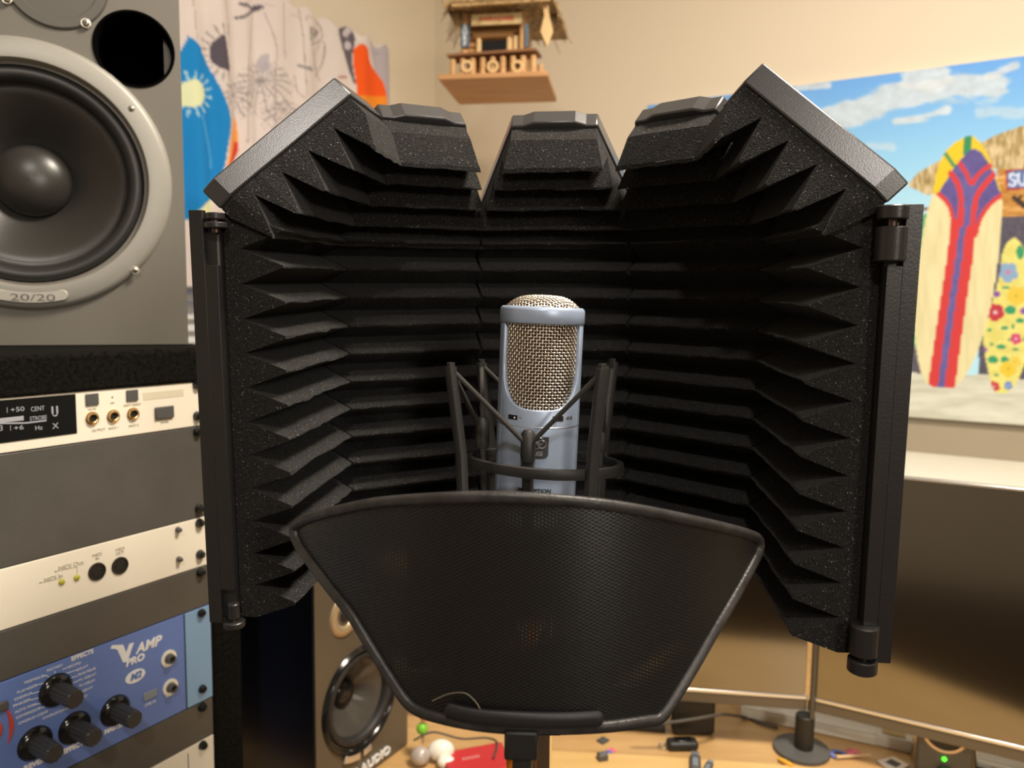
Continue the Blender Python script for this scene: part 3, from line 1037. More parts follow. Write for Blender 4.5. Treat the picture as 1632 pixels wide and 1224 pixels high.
for e0, e1, q0, q1 in ((cs[0], cs[1], r0, r1), (cs[1], cs[2], r1, r1), (cs[3], cs[0], r0, r0), (cs[2], cs[3], r1, r0)):
    for k in range(70):
        t = rng.random()
        s0 = rng.uniform(0.0, 0.7)
        e, q_ = e0.lerp(e1, t), q0.lerp(q1, t)
        p = q_.lerp(e, 1 - s0)
        out = (e - q_).normalized()
        side = (e1 - e0).normalized()
        Ln = rng.uniform(0.022, 0.04)
        p = p + V((0, 0, 0.004)) + side * rng.uniform(-0.004, 0.004)
        w = rng.uniform(0.001, 0.0025)
        e2 = p + out * Ln + V((0, 0, -0.006)) + side * rng.uniform(-0.006, 0.006)
        n_ = side.cross(out) * 0.001
        mb.hexa([p - side * w, p + side * w, p + side * w + n_, p - side * w + n_, e2 - side * w * 0.4, e2 + side * w * 0.4, e2 + side * w * 0.4 + n_, e2 - side * w * 0.4 + n_])
mb.build('straw_roof', MT['thatch'], BH, recalc=False)
# small wings of straw on both sides of the hut, the pale oar-shaped board on the right
mb = MB()
a, b, c = FP.px(706, 2, 0.02), FP.px(738, 68, 0.03), FP.px(733, 20, 0.03)
for k in range(16):
    t = k / 15
    p, e = a.lerp(c, t), a.lerp(b, 0.4 + 0.6 * t)
    mb.tube([p, p.lerp(e, 0.5) + V((0.002, 0.003 * (k % 3), 0)), e], [0.003, 0.0025, 0.0007], 5)
mb.build('straw_fringe', MT['thatch'], BH, recalc=False)
mb = MB()
a, c = FP.px(868, 2, 0.07), FP.px(886, 4, 0.07)
for k in range(16):
    t = k / 15
    p = a.lerp(c, t)
    e = FP.px(862 + 28 * t, 52 + 8 * sin(k * 2.1) - 20 * t * t, 0.06)
    mb.tube([p, p.lerp(e, 0.5) + V((0.002, 0.003 * (k % 3), 0)), e], [0.004, 0.003, 0.0007], 5)
mb.build('straw_fringe', MT['thatch'], BH, recalc=False)
mb = MB()
ol = [FP.px(x, y, 0.0) for x, y in ((864, 2), (873, 0), (875, 22), (881, 50), (872, 75), (861, 50), (867, 24))]
mb.prism(ol, (0, 0.004, 0))
mb.build('pale_paddle', MT['bird_pale'], BH, bevel=0.0008)
mb = MB()
top = HT - bz - 0.002
mb.tube([(xc, bd * 0.5, ze + 0.08), (xc, bd * 0.5, top)], 0.0012, 6)
mb.build('hanging_cord', MT['white_cable'], BH)

# ------------------------------------------------------------------ rack case and its units
RF = V((-0.302, 0.758, 0))                  # right end of the rack front
rackm = frame(RF, UL, -UR, (0, 0, 1))       # X right along the front, Y into the rack, Z up
RP = Plane(rackm)
XR = RP.px(331, 900).x                      # right end of the units' ears
zt = 1.300                                  # top of the case
zl = RP.px(316, 601).z                      # underside of the lid
case = thing('rack_case', 'black carpet covered equipment rack standing left of the isolation shield', 'rack case', rackm)
mb = MB()
XL = XR - 0.4826
zbot = 0.42
mb.obox((XL - 0.036, -0.004, zl), (0.4826 + 0.072 + 0.0, 0, 0), (0, 0.46, 0), (0, 0, zt - zl))
mb.obox((XR, -0.004, zbot), (0.036, 0, 0), (0, 0.46, 0), (0, 0, zl - zbot))
mb.obox((XL - 0.036, -0.004, zbot), (0.036, 0, 0), (0, 0.46, 0), (0, 0, zl - zbot))
mb.obox((XL - 0.036, -0.004, zbot - 0.036), (0.4826 + 0.072, 0, 0), (0, 0.46, 0), (0, 0, 0.036))
mb.obox((XL, 0.44, zbot), (0.4826, 0, 0), (0, 0.016, 0), (0, 0, zl - zbot))
mb.build('carpeted_shell', MT['carpet'], case, bevel=0.004)
# pile standing off the carpet's edges
mb = MB()
rng = random.Random(8)
for k in range(2600):
    t = rng.random()
    if k % 2:
        p = V((XR + 0.036 + rng.uniform(-0.004, 0.0), -0.004 + rng.uniform(-0.0, 0.006), zbot + (zl - zbot + 0.03) * t))
        dd = V((rng.uniform(0.3, 1), rng.uniform(-1, 0.2), rng.uniform(-0.6, 0.6)))
    else:
        p = V((XL + (XR + 0.03 - XL) * t, -0.004, rng.uniform(zl + 0.001, zt)))
        dd = V((rng.uniform(-0.6, 0.6), rng.uniform(-1, -0.2), rng.uniform(-0.6, 0.8)))
    dd = dd.normalized() * rng.uniform(0.001, 0.0024)
    mb.tube([p, p + dd], [0.00022, 0.0001], 3)
cp = mb.build('carpet_pile', MT['carpet'], case, recalc=False)
cp['kind'] = 'stuff'
mb = MB()
cx, cz = XR + 0.036, zt
mb.add([], [])
mb.prism([(cx - 0.026, -0.006, cz + 0.0015), (cx + 0.0015, -0.006, cz + 0.0015), (cx + 0.0015, -0.006, cz - 0.030), (cx - 0.010, -0.006, cz - 0.026), (cx - 0.018, -0.006, cz - 0.014)], (0, 0.0015, 0))
mb.obox((cx - 0.03, -0.006, cz), (0.0315, 0, 0), (0, 0.03, 0), (0, 0, 0.0015))
mb.obox((cx, -0.006, cz - 0.03), (0.0015, 0, 0), (0, 0.03, 0), (0, 0, 0.0315))
mb.build('corner_bracket', MT['spk_plate'], case, bevel=0.0005)
for x in (XL - 0.01, XR + 0.01):
    for y in (0.03, 0.42):
        mb = MB()
        mb.cyl((x, y, 0.003), (x, y, zbot - 0.034), 0.014, n=12)
        mb.build('leg', MT['black'], case)

UNIT_Y = 0.0


def unit(name, label, cat, y0, y1, pm_, ear=0.0):
    """a rack unit whose faceplate runs between the photographed edge heights y0 / y1 at x=325"""
    z0, z1 = RP.px(325, y1).z + 0.0004, RP.px(325, y0).z - 0.0004
    t = thing(name, label, cat, rackm @ M.Translation((XR - 0.4826, 0, z0)))
    mb = MB()
    mb.obox((0.0006, -0.003, 0), (0.4814, 0, 0), (0, 0.003, 0), (0, 0, z1 - z0))
    mb.build('faceplate', pm_, t, bevel=0.0006)
    mb = MB()
    mb.obox((0.022, 0.0002, 0.0015), (0.4386, 0, 0), (0, 0.20, 0), (0, 0, z1 - z0 - 0.003))
    mb.build('chassis', MT['dark_panel'], t)
    P_ = Plane(rackm @ M.Translation((XR - 0.4826, -0.003, z0)))
    P_.h = z1 - z0
    return t, P_


def screw(t, P, x, y, r=0.0043, m=None, name='rack_screw'):
    c = P.px(x, y)
    c.z = min(max(c.z, r * 1.15), P.h - r * 1.15)
    mb = MB()
    mb.lathe([(1e-6, 0.0052), (r * 0.28, 0.0040), (r * 0.30, 0.0053), (r * 0.75, 0.0046), (r, 0.0022), (r, 0.0003), (r * 1.1, 0.0002), (r * 1.1, -0.0003)], 16, (c.x, -0.003, c.z), (0, -1, 0))
    return mb.build(name, m or MT['gloss_black'], t)


def jack(t, P, x, y, r, m, deep=0.004):
    c = P.px(x, y)
    mb = MB()
    mb.lathe([(r * 0.52, 0.0), (r * 0.52, 0.0026), (r * 0.62, 0.0031), (r * 0.78, 0.0028), (r * 0.84, 0.0014), (r, 0.0011), (r, 0)], 24, (c.x, -0.003, c.z), (0, -1, 0))
    j = mb.build('jack_socket', m, t)
    mb = MB()
    mb.lathe([(1e-6, 0.0012), (r * 0.52, 0.0012)], 20, (c.x, -0.003, c.z), (0, -1, 0))
    mb.build('socket_hole', MT['void'], j)
    return c


def button(t, P, x, y, w, h, m, name='push_button', out=0.0016, bev=0.0005):
    c = P.px(x, y)
    sc = (P.m @ c - EYE).length / FPX * 1.0
    mb = MB()
    mb.box((c.x, -0.003 - out / 2, c.z), (w, out, h))
    return mb.build(name, m, t, bevel=bev)


def lab(t, P, s, x, y, size, m=None, width=None, name='lettering', **k):
    c = P.px(x, y)
    return text(name, s, size, (c.x, -0.0033, c.z), m or MT['dark_print'], t, thick=0.0002, width=width, **k)


def span(P, x0, y0, x1, y1):
    return abs(P.px(x1, y1).x - P.px(x0, y0).x)


# -- cream tuner
t, P = unit('rack_tuner', 'cream rack tuner with a black display, topmost unit in the rack', 'tuner', 602, 677, MT['cream_panel'])
a, b = P.px(122.5, 690.5), P.px(121.5, 627.5)
mb = MB()
xl = 0.12
mb.obox((xl, -0.0036, a.z), (a.x - xl, 0, 0), (0, 0.0008, 0), (0, 0, b.z - a.z))
dsp = mb.build('display_window', MT['gloss_black'], t, bevel=0.0002)


def dl(s, x, y, size, **k):
    c = P.px(x, y)
    return text('display_text', s, size, (c.x, -0.0037, c.z), MT['gray_print'], dsp, thick=0.0001, **k)


dl('+50', 27, 652.6, 0.0052, width=0.0102)
dl('|', 10.6, 653, 0.0050)
dl('CENT', 59.4, 651.5, 0.0052, width=0.0106)
dl('STROBE', 60.5, 666.2, 0.0046, width=0.0132)
dl('+6', 29, 681.8, 0.0052, width=0.0072)
dl('|', 16, 681.5, 0.0045)
dl('3', 1, 682.5, 0.0062)
dl('Hz', 61, 682, 0.0050, width=0.0056)
dl('X', 87.6, 679, 0.0068, width=0.0052)
mb = MB()
c0, c1 = P.px(-60, 674), P.px(35, 666)
zc = P.px(30, 667).z
mb.obox((c0.x, -0.0039, zc - 0.0018), (P.px(37, 667).x - c0.x, 0, 0), (0, 0.0003, 0), (0, 0, 0.0036))
mb.build('strobe_bar', MT['gray_print'], dsp, bevel=0.0006)
mb = MB()
ln = [P.px(x, y) for x, y in ((-60, 676), (0, 674.5), (40, 674), (73, 670))]
for p, q in zip(ln[:-1], ln[1:]):
    mb.obox((p.x, -0.0039, p.z - 0.0006), (q.x - p.x, 0, q.z - p.z), (0, 0.0003, 0), (0, 0, 0.0012))
mb.build('underline', MT['gray_print'], dsp)
mb = MB()
c = P.px(86.5, 655.5)
for s in (-1, 1):
    mb.obox((c.x + s * 0.0019 - 0.0007, -0.0039, c.z - 0.0015), (0.0014, 0, 0), (0, 0.0003, 0), (0, 0, 0.0058))
mb.tube([(c.x + 0.0019 * cos(a_), -0.0038, c.z - 0.0015 + 0.0024 * sin(a_)) for a_ in np.linspace(pi, 2 * pi, 9)], 0.0005, 5)
mb.build('tuning_fork_icon', MT['gray_print'], dsp)
button(t, P, 146, 636.5, 0.0112, 0.0100, MT['gray_btn'])
button(t, P, 210, 630, 0.0110, 0.0100, MT['gray_btn'])
button(t, P, 261, 657, 0.0190, 0.0112, MT['gray_btn'], 'rocker_switch', 0.0024, 0.0008)
for x, y in ((146.5, 666.5), (180, 663), (211.6, 659.5)):
    jack(t, P, x, y, 0.0058, MT['brass'])
c = P.px(179, 633)
mb = MB()
mb.ball((c.x, -0.003, c.z), 0.0008, 8)
mb.build('pilot_lamp', MT['dark_print'], t)
a, b = P.px(228, 638), P.px(292, 615)
mb = MB()
mb.obox((a.x, -0.0032, a.z), (b.x - a.x, 0, 0), (0, 0.0003, 0), (0, 0, b.z - a.z - 0.003))
mb.build('brand_plate', mat('faded_brand_plate', (0.66, 0.60, 0.46), 0.5, var=0.04), t)
lab(t, P, 'MUTE', 146.5, 652, 0.0026, MT['faint_print'])
lab(t, P, 'ON', 179, 642, 0.0024, MT['faint_print'])
lab(t, P, 'INPUT SELECT', 211, 645, 0.0026, MT['faint_print'])
lab(t, P, 'OUTPUT', 157, 685, 0.0030, MT['faint_print'])
lab(t, P, 'INPUT 1', 181, 682, 0.0026, MT['faint_print'])
lab(t, P, 'INPUT 2', 213, 678, 0.0026, MT['faint_print'])
lab(t, P, 'POWER', 262, 672.5, 0.0024, MT['faint_print'])
screw(t, P, 313, 608)
screw(t, P, 314, 663)
# -- blank two-unit panel
t, P = unit('rack_blank_panel', 'tall plain charcoal blanking panel under the cream tuner', 'blank panel', 677, 821.5, MT['dark_panel'])
screw(t, P, 314, 685)
screw(t, P, 317, 810.5)
# -- cream MIDI unit
t, P = unit('rack_patch_unit', 'cream rack unit with two round black sockets and two yellow lamps', 'rack unit', 821.5, 900, MT['cream_panel'])
for x, y in ((154.5, 911), (191, 901.5)):
    c = P.px(x, y)
    r = 0.0080
    mb = MB()
    mb.lathe([(r * 0.80, 0.0), (r * 0.82, 0.0012), (r * 0.95, 0.0012), (r, 0.0006), (r, 0)], 28, (c.x, -0.003, c.z), (0, -1, 0))
    dn = mb.build('din_socket', MT['gloss_black'], t)
    mb = MB()
    mb.lathe([(1e-6, 0.0004), (r * 0.80, 0.0004)], 24, (c.x, -0.003, c.z), (0, -1, 0))
    mb.build('socket_face', MT['black'], dn)
    mb = MB()
    for k in range(5):
        a_ = pi + pi * (k + 0.0) / 4
        mb.lathe([(1e-6, 0.0006), (0.0009, 0.0006), (0.0009, 0.0003)], 10, (c.x + 0.0042 * cos(a_), -0.003, c.z + 0.0042 * sin(a_)), (0, -1, 0))
    mb.build('pin_holes', MT['void'], dn)
for x, y in ((98, 927.5), (122, 920.7)):
    c = P.px(x, y)
    mb = MB()
    mb.ball((c.x, -0.0032, c.z), 0.0027, 14, (1, 0.7, 1))
    mb.build('indicator_lamp', MT['led_off'], t)
lab(t, P, 'MIDI In', 85, 921, 0.0050, MT['faint_print'])
lab(t, P, 'MIDI Out', 113, 901, 0.0054, MT['faint_print'])
lab(t, P, 'MIDI', 154.5, 884, 0.0042, MT['faint_print'], name='socket_label')
lab(t, P, 'IN', 155, 890, 0.0032, MT['faint_print'], name='socket_label')
lab(t, P, 'MIDI', 191, 875, 0.0042, MT['faint_print'], name='socket_label')
lab(t, P, 'OUT', 191, 881, 0.0036, MT['faint_print'], name='socket_label')
mb = MB()
for pts in (((64, 928), (97, 921)), ((89, 910), (123, 903)), ((123, 903), (122.5, 916))):
    p, q = P.px(*pts[0]), P.px(*pts[1])
    mb.tube([(p.x, -0.0031, p.z), (q.x, -0.0031, q.z)], 0.00035, 4)
for x, y in ((64, 928), (89, 910)):
    c = P.px(x, y)
    mb.ball((c.x, -0.003, c.z), 0.0009, 8)
mb.build('printed_lines', MT['faint_print'], t)
for x, y in ((284.5, 891), (283, 844)):
    screw(t, P, x, y, 0.0026, MT['gray_btn'], 'panel_screw')
screw(t, P, 317.5, 831)
screw(t, P, 318.5, 883.5)
# -- blank one-unit panel
t, P = unit('rack_blank_panel', 'charcoal blanking panel between the cream two-socket unit and the blue amp', 'blank panel', 900, 964, MT['dark_panel'])
screw(t, P, 319, 904)
# -- blue amp modeller
t, P = unit('rack_guitar_amp', 'blue rack guitar preamp with black knobs and white lettering', 'guitar preamp', 964, 1114, MT['blue_panel'])
a, b = P.px(295, 1127), P.px(295, 972)
mb = MB()
x0 = P.px(296, 1050).x
hz = 0.0885
mb.obox((x0, -0.0038, 0.0006), (0.4816 - x0, 0, 0), (0, 0.0008, 0), (0, 0, P.px(325, 966).z - 0.0012))
mb.build('rack_ear', MT['light_blue'], t, bevel=0.0003)
mb = MB()
mb.obox((x0 - 0.0009, -0.0035, 0.0004), (0.0009, 0, 0), (0, 0.0006, 0), (0, 0, P.px(325, 966).z - 0.001))
mb.build('panel_seam', MT['void'], t)
for bx_, by_ in ((89, 1100), (119, 1160), (56, 1184.5), (183.5, 1132.5)):
    c = P.px(bx_, by_)
    mb = MB()
    r = 0.0142
    mb.lathe([(1e-6, 0.0050), (r * 0.62, 0.0050), (r * 0.86, 0.0030), (r, 0.0006), (r, 0)], 32, (c.x, -0.003, c.z), (0, -1, 0))
    kn = mb.build('knob', MT['gloss_black'], t, sharp=50)
    mb = MB()
    n = 48
    rr = [0.0076 * (1 - (0.10 if (i % 4) == 0 else 0.0)) for i in range(n)]
    pr = []
    rings = []
    for (k, y) in ((1.06, 0.0050), (1.0, 0.0285), (0.90, 0.0295)):
        rings.append([(c.x + rr[i] * k * cos(2 * pi * i / n), -0.003 - y, c.z + rr[i] * k * sin(2 * pi * i / n)) for i in range(n)])
    vs2 = sum(rings, [])
    fs2 = [(j * n + i, j * n + (i + 1) % n, (j + 1) * n + (i + 1) % n, (j + 1) * n + i) for j in range(2) for i in range(n)] + [tuple(2 * n + i for i in range(n))]
    mb.add(vs2, fs2)
    mb.build('grip', MT['knob'], kn, sharp=30)
for x, y in ((268.5, 1049), (271, 1095)):
    c = P.px(x, y)
    r = 0.0080
    mb = MB()
    mb.lathe([(r * 0.62, 0.0012), (r, 0.0012), (r, 0)], 26, (c.x, -0.003, c.z), (0, -1, 0))
    j = mb.build('jack_socket', MT['cream_panel'], t)
    mb = MB()
    mb.lathe([(r * 0.30, 0.0006), (r * 0.34, 0.0062), (r * 0.52, 0.0062), (r * 0.60, 0.0012)], 24, (c.x, -0.003, c.z), (0, -1, 0))
    mb.build('socket_collar', MT['gray_btn'], j)
    mb = MB()
    mb.lathe([(1e-6, 0.0050), (r * 0.34, 0.0050)], 16, (c.x, -0.003, c.z), (0, -1, 0))
    mb.build('socket_hole', MT['void'], j)
button(t, P, 239, 1107, 0.0140, 0.0082, MT['gray_led'], 'line_button', 0.0012, 0.0035)
button(t, P, 1, 1126, 0.0100, 0.0082, MT['gray_btn'], 'push_button', 0.003, 0.0035)
for k, (x, y, r) in enumerate(((-3, 1172, 0.020), (9, 1167, 0.026))):
    c = P.px(-24, 1172)
    mb = MB()
    rr_ = 0.012 + k * 0.0095
    mb.tube([(c.x + rr_ * cos(a_) * 0.9, -0.0032, c.z + rr_ * 1.2 * sin(a_)) for a_ in np.linspace(-0.62, 0.62, 12)], [0.0003 + 0.0016 * sin(pi * i / 11) for i in range(12)], 6)
    mb.build('red_arc', MT['red'], t)
WP = MT['white_print']


def wl_(s, x, y, size, **k):
    return lab(t, P, s, x, y, size, WP, **k)


wl_('EFFECTS', 131, 1044, 0.0054, bold=0.0002, width=0.0192)
wl_('REVERB', 58, 1216, 0.0058, bold=0.0003, width=0.0200)
wl_('EFFECTS', 119, 1190, 0.0058, bold=0.0003, width=0.0190)
wl_('MASTER', 182, 1160, 0.0056, bold=0.0003, width=0.0190)
for s, x, y, w in (('ROTARY', 87, 1064.5, .0125), ('TREMOLO', 54, 1083, .016), ('FLANGER', 43, 1098, .0155), ('CHORUS', 36.5, 1110, .0135), ('PHASER', 35, 1120, .0135), ('AUTO WAH', 41, 1128.5, .0165),
                   ('COMPRESSOR', 45, 1136.5, .0190), ('CHORUS+COMP', 53, 1143.5, .0230), ('CHORUS+DELAY', 90, 1136, .0230), ('ECHO', 119, 1059.5, .010), ('DELAY', 131, 1064.5, .010), ('PING PONG', 138.5, 1070.5, .015), ('FL.+DELAY', 139.5, 1079, .0145),
                   ('TR.+DELAY', 138, 1089, .0145), ('RO.+DELAY', 134, 1100.5, .0145), ('CH.+REV', 128, 1113, .012)):
    wl_(s, x, y, 0.0029, width=w, name='effect_name')
mb = MB()
for (x0_, y0_, x1_, y1_) in ((57, 1092, 69, 1089), (50, 1106, 63, 1102), (48, 1116, 62, 1112), (53, 1124, 64, 1121), (61, 1129, 76, 1126), (110, 1063, 100, 1067), (122, 1068, 106, 1073), (124, 1077, 111, 1081), (127, 1084, 115, 1089), (87, 1069, 87.5, 1073), (74, 1077, 78, 1079), (68, 1078, 74, 1076)):
    p, q_ = P.px(x0_, y0_), P.px(x1_, y1_)
    mb.tube([(p.x, -0.0031, p.z), (q_.x, -0.0031, q_.z)], 0.0003, 4)
mb.build('dial_lines', WP, t)
# logo
c0, c1 = P.px(180, 1031), P.px(262, 1021)
cV = P.px(195, 1040)
lg = [P.px(x, y) for x, y in ((176, 1034), (178, 1028.5), (196, 1027.5), (201, 1040), (206, 1026), (213, 1024), (203, 1054), (196, 1056), (187, 1036), (183, 1034))]
mb = MB()
mb.prism([(p.x, -0.0030, p.z) for p in lg], (0, -0.0004, 0))
mb.build('logo_letter', WP, t)
cc = P.px(236, 1028)
text('logo_lettering', 'AMP', 0.0125, (cc.x, -0.0033, cc.z), WP, t, thick=0.0002, width=0.0275, bold=0.0004, shear=0.25)
cc = P.px(215, 1052)
text('logo_lettering', 'PRO', 0.0088, (cc.x, -0.0033, cc.z), WP, t, thick=0.0002, width=0.0185, bold=0.0004, shear=0.15)
cc = P.px(215.5, 1077.5)
mb = MB()
mb.lathe([(1e-6, 0.0004), (0.0098, 0.0004), (0.0098, 0)], 28, (0, 0, 0), (0, -1, 0))
mb.v = [(cc.x + x, -0.003 + y, cc.z + z * 0.62) for x, y, z in mb.v]
ov = mb.build('logo_oval', WP, t)
text('oval_mark', 'M2', 0.0085, (cc.x, -0.0036, cc.z), MT['blue_panel'], ov, thick=0.0001, shear=0.3, bold=0.0004)
wl_('PHONES', 268, 1061, 0.0024, name='socket_label')
wl_('LINE IN', 239, 1121, 0.0034, name='socket_label')
wl_('INPUT', 269, 1109, 0.0026, name='socket_label')
screw(t, P, 319.5, 974.5)
screw(t, P, 321, 1097.5)
# -- lower units
t, P = unit('rack_blank_panel', 'narrow charcoal blanking panel directly below the blue preamp', 'blank panel', 1114, 1175, MT['dark_panel'])
screw(t, P, 321.5, 1118)
t, P = unit('rack_power_unit', 'cream rack unit at the bottom edge, below the lowest charcoal panel', 'rack unit', 1175, 1250, MT['cream_panel'])
mb = MB()
x0 = P.px(299, 1200).x
mb.obox((x0, -0.0033, 0.0005), (0.0008, 0, 0), (0, 0.0005, 0), (0, 0, 0.043))
mb.build('panel_seam', MT['dark_print'], t)
screw(t, P, 322.5, 1186.5)

# ------------------------------------------------------------------ grey studio loudspeaker on the rack
Ya = 0.785
sa = R_(23.5)
e = V((cos(sa), sin(sa), 0))
nn = V((-sin(sa), cos(sa), 0))
br = at(300.3, 544, Ya)
spw, sph, spd = 0.285, 0.40, 0.30
so_ = V((br.x, br.y, zt + 0.001)) - e * spw
spm = frame(so_, e, nn, (0, 0, 1))
spk = thing('studio_speaker', 'large grey studio loudspeaker standing on top of the rack', 'speaker', spm)
SP = Plane(spm)
wc, pc = SP.px(66, 281), SP.px(214, 78.5)
wc.x = SP.px(274.5, 300).x - abs(SP.px(100, 497).z - SP.px(35, 62).z) / 2
tc_ = SP.px(89, -32)
circ = lambda c, r, n=48: [(c.x + r * cos(2 * pi * i / n), c.z + r * sin(2 * pi * i / n)) for i in range(n)]
wr = abs(SP.px(100, 497).z - SP.px(35, 62).z) / 2
pr_ = abs(SP.px(214, 137).z - SP.px(214, 20).z) / 2
holes([(0, 0), (spw, 0), (spw, sph), (0, sph)], [circ(wc, wr * 0.80, 64), circ(pc, pr_)], 'front_baffle', MT['spk_gray'], spk, 0.018, None)
mb = MB()
mb.obox((0, 0.0182, 0), (spw, 0, 0), (0, spd, 0), (0, 0, 0.015))
mb.obox((0, 0.0182, sph - 0.015), (spw, 0, 0), (0, spd, 0), (0, 0, 0.015))
mb.obox((0, 0.0182, 0.015), (0.015, 0, 0), (0, spd, 0), (0, 0, sph - 0.03))
mb.obox((spw - 0.015, 0.0182, 0.015), (0.015, 0, 0), (0, spd, 0), (0, 0, sph - 0.03))
mb.obox((0.015, spd, 0.015), (spw - 0.03, 0, 0), (0, 0.015, 0), (0, 0, sph - 0.03))
mb.build('cabinet_box', MT['spk_gray'], spk)
mb = MB()
mb.lathe([(pr_ * 1.05, 0.0), (pr_ * 1.05, 0.0012), (pr_ * 0.99, 0.0012), (pr_ * 0.95, -0.004), (pr_ * 0.88, -0.12), (1e-6, -0.12)], 48, (pc.x, 0, pc.z), (0, -1, 0))
mb.build('bass_port', mat('black_port_tube', (0.0008, 0.0008, 0.0008), 0.9, spec=0.05, bump=0.05), spk)
mb = MB()
w = wr
mb.lathe([(w * 0.815, -0.004), (w * 0.822, 0.004), (w * 0.836, 0.0078), (w * 0.86, 0.0080), (w * 0.955, 0.0066), (w * 0.985, 0.0050), (w, 0.0)], 96, (wc.x, 0, wc.z), (0, -1, 0))
wf_ = mb.build('woofer_ring', MT['ring'], spk, sharp=60)
mb = MB()
pf = [(w * 0.83, -0.006)]
for k in range(11):
    a_ = pi * k / 10
    pf.append((w * (0.745 + 0.065 * cos(a_)), -0.008 + 0.010 * sin(a_)))
pf.append((w * 0.655, -0.010))
mb.lathe(pf, 96, (wc.x, 0, wc.z), (0, -1, 0))
mb.build('surround', MT['surround'], wf_, sharp=60)
mb = MB()
pf = [(w * 0.675, -0.0085), (w * 0.66, -0.0095), (w * 0.645, -0.010)]
for k in range(9):
    t_ = k / 8
    pf.append((w * (0.64 - 0.38 * t_), -0.010 - 0.030 * (t_ ** 1.25)))
mb.lathe(pf, 96, (wc.x, 0, wc.z), (0, -1, 0))
mb.build('cone', MT['cone'], wf_, sharp=60)
mb = MB()
dr = w * 0.275
pf = [(dr * 1.03, -0.0395), (dr, -0.0375)] + [(dr * sin(a_), -0.0375 + 0.020 * (1 - (sin(a_)) ** 2) ** 0.5) for a_ in np.linspace(pi / 2 * 0.97, 0.001, 10)]
mb.lathe(pf, 64, (wc.x, 0, wc.z), (0, -1, 0))
mb.build('dust_cap', MT['cone'], wf_, sharp=60)
mb = MB()
th_ = [(-0.5 * pi + a_) for a_ in np.linspace(-0.235, 0.235, 17)]
pc2 = lambda r_, a_: (wc.x + w * r_ * cos(a_), wc.z + w * r_ * sin(a_))
end_ = lambda a_, sg: [pc2(0.912 + sg * 0.040 * cos(b_), a_ + sg * 0.040 * sin(b_)) for b_ in np.linspace(0.3, pi - 0.3, 6)]
out_ = [pc2(0.952, a_) for a_ in th_] + end_(th_[-1], 1) + [pc2(0.872, a_) for a_ in th_[::-1]] + end_(th_[0], -1)
mb.prism([(x, -0.0062, z) for x, z in out_], (0, -0.0022, 0))
bg = mb.build('badge', MT['badge'], wf_, bevel=0.0006)
text('badge_number', '20/20', 0.0090, (wc.x + 0.002, -0.0086, wc.z - w * 0.912), MT['dark_print'], bg, thick=0.0002, width=0.036)
def spk_screw(x, y, r, m=MT['steel'], d=0.006):
    c = SP.px(x, y)
    mb = MB()
    mb.lathe([(r * 1.25, -0.0006), (r * 1.25, 0.0003), (r, 0.0003), (r, 0.0016), (r * 0.7, 0.0024), (r * 0.25, 0.0026), (1e-6, 0.0012)], 16, (c.x, -d, c.z), (0, -1, 0))
    s_ = mb.build('screw', m, spk, sharp=50)
    mb = MB()
    for a_ in (0.5, 0.5 + pi / 2):
        mb.box((c.x, -d - 0.0024, c.z), (r * 1.1, 0.0006, r * 0.22), M.Rotation(a_, 3, 'Y'))
    mb.build('screw_slot', MT['void'], s_)
for x, y in ((210, 176), (216, 431)):
    spk_screw(x, y, 0.0030)
for k in range(3):
    a_ = [2.55, 3.6, 0.0][k]
    if k < 2:
        p = (wc.x + w * 0.91 * cos(a_), wc.z + w * 0.91 * sin(a_))
mb = MB()
tr_ = abs(SP.px(165, 0).x - tc_.x) * 1.13
mb.lathe([(1e-6, 0.001), (tr_ * 0.22, 0.001), (tr_ * 0.30, 0.0015), (tr_ * 0.34, 0.0026), (tr_ * 0.36, 0.0012), (tr_ * 0.78, 0.0012), (tr_ * 0.80, 0.0026), (tr_ * 0.97, 0.0026), (tr_, 0.0015), (tr_, 0.0)], 72, (tc_.x, 0, tc_.z), (0, -1, 0))
mb.build('tweeter_plate', MT['spk_plate'], spk, sharp=40)
spk_screw(137.5, 38.5, 0.0034, MT['steel'], 0.003)
spk_screw(12, 0, 0.0034, MT['steel'], 0.003)

# ------------------------------------------------------------------ black loudspeaker on the desk
fc = atz(650, 1186, 0.7505)
sw2, sd2 = 0.170, 0.21
nl = V((fc.x, fc.y, 0.7505)) - UL * sw2
m2 = frame(nl, UL, -UR, (0, 0, 1))
ds = thing('desk_speaker', 'black desk loudspeaker facing right, partly behind the pop filter', 'speaker', m2)
DP = Plane(m2)
sh2 = DP.px(500, 912).z
wc2 = DP.px(575, 1113)
wr2 = 0.0655
twc = DP.px(550, 981)
holes([(0.001, 0.001), (sw2 - 0.001, 0.001), (sw2 - 0.001, sh2 - 0.001), (0.001, sh2 - 0.001)], [circ(wc2, wr2 * 0.90)], 'front_baffle', MT['baffle'], ds, 0.003, None)
mb = MB()
mb.obox((0, 0.0032, 0), (sw2, 0, 0), (0, sd2, 0), (0, 0, 0.012))
mb.obox((0, 0.0032, sh2 - 0.012), (sw2, 0, 0), (0, sd2, 0), (0, 0, 0.012))
mb.obox((0, 0.0032, 0.012), (0.012, 0, 0), (0, sd2, 0), (0, 0, sh2 - 0.024))
mb.obox((sw2 - 0.012, 0.0032, 0.012), (0.012, 0, 0), (0, sd2, 0), (0, 0, sh2 - 0.024))
mb.obox((0.012, sd2, 0.012), (sw2 - 0.024, 0, 0), (0, 0.012, 0), (0, 0, sh2 - 0.024))
mb.build('cabinet_box', MT['side_black'], ds)
w = wr2
mb = MB()
mb.lathe([(w * 0.90, -0.004), (w * 0.93, 0.004), (w * 0.97, 0.005), (w, 0.003), (w * 1.03, 0.0)], 64, (wc2.x, 0, wc2.z), (0, -1, 0))
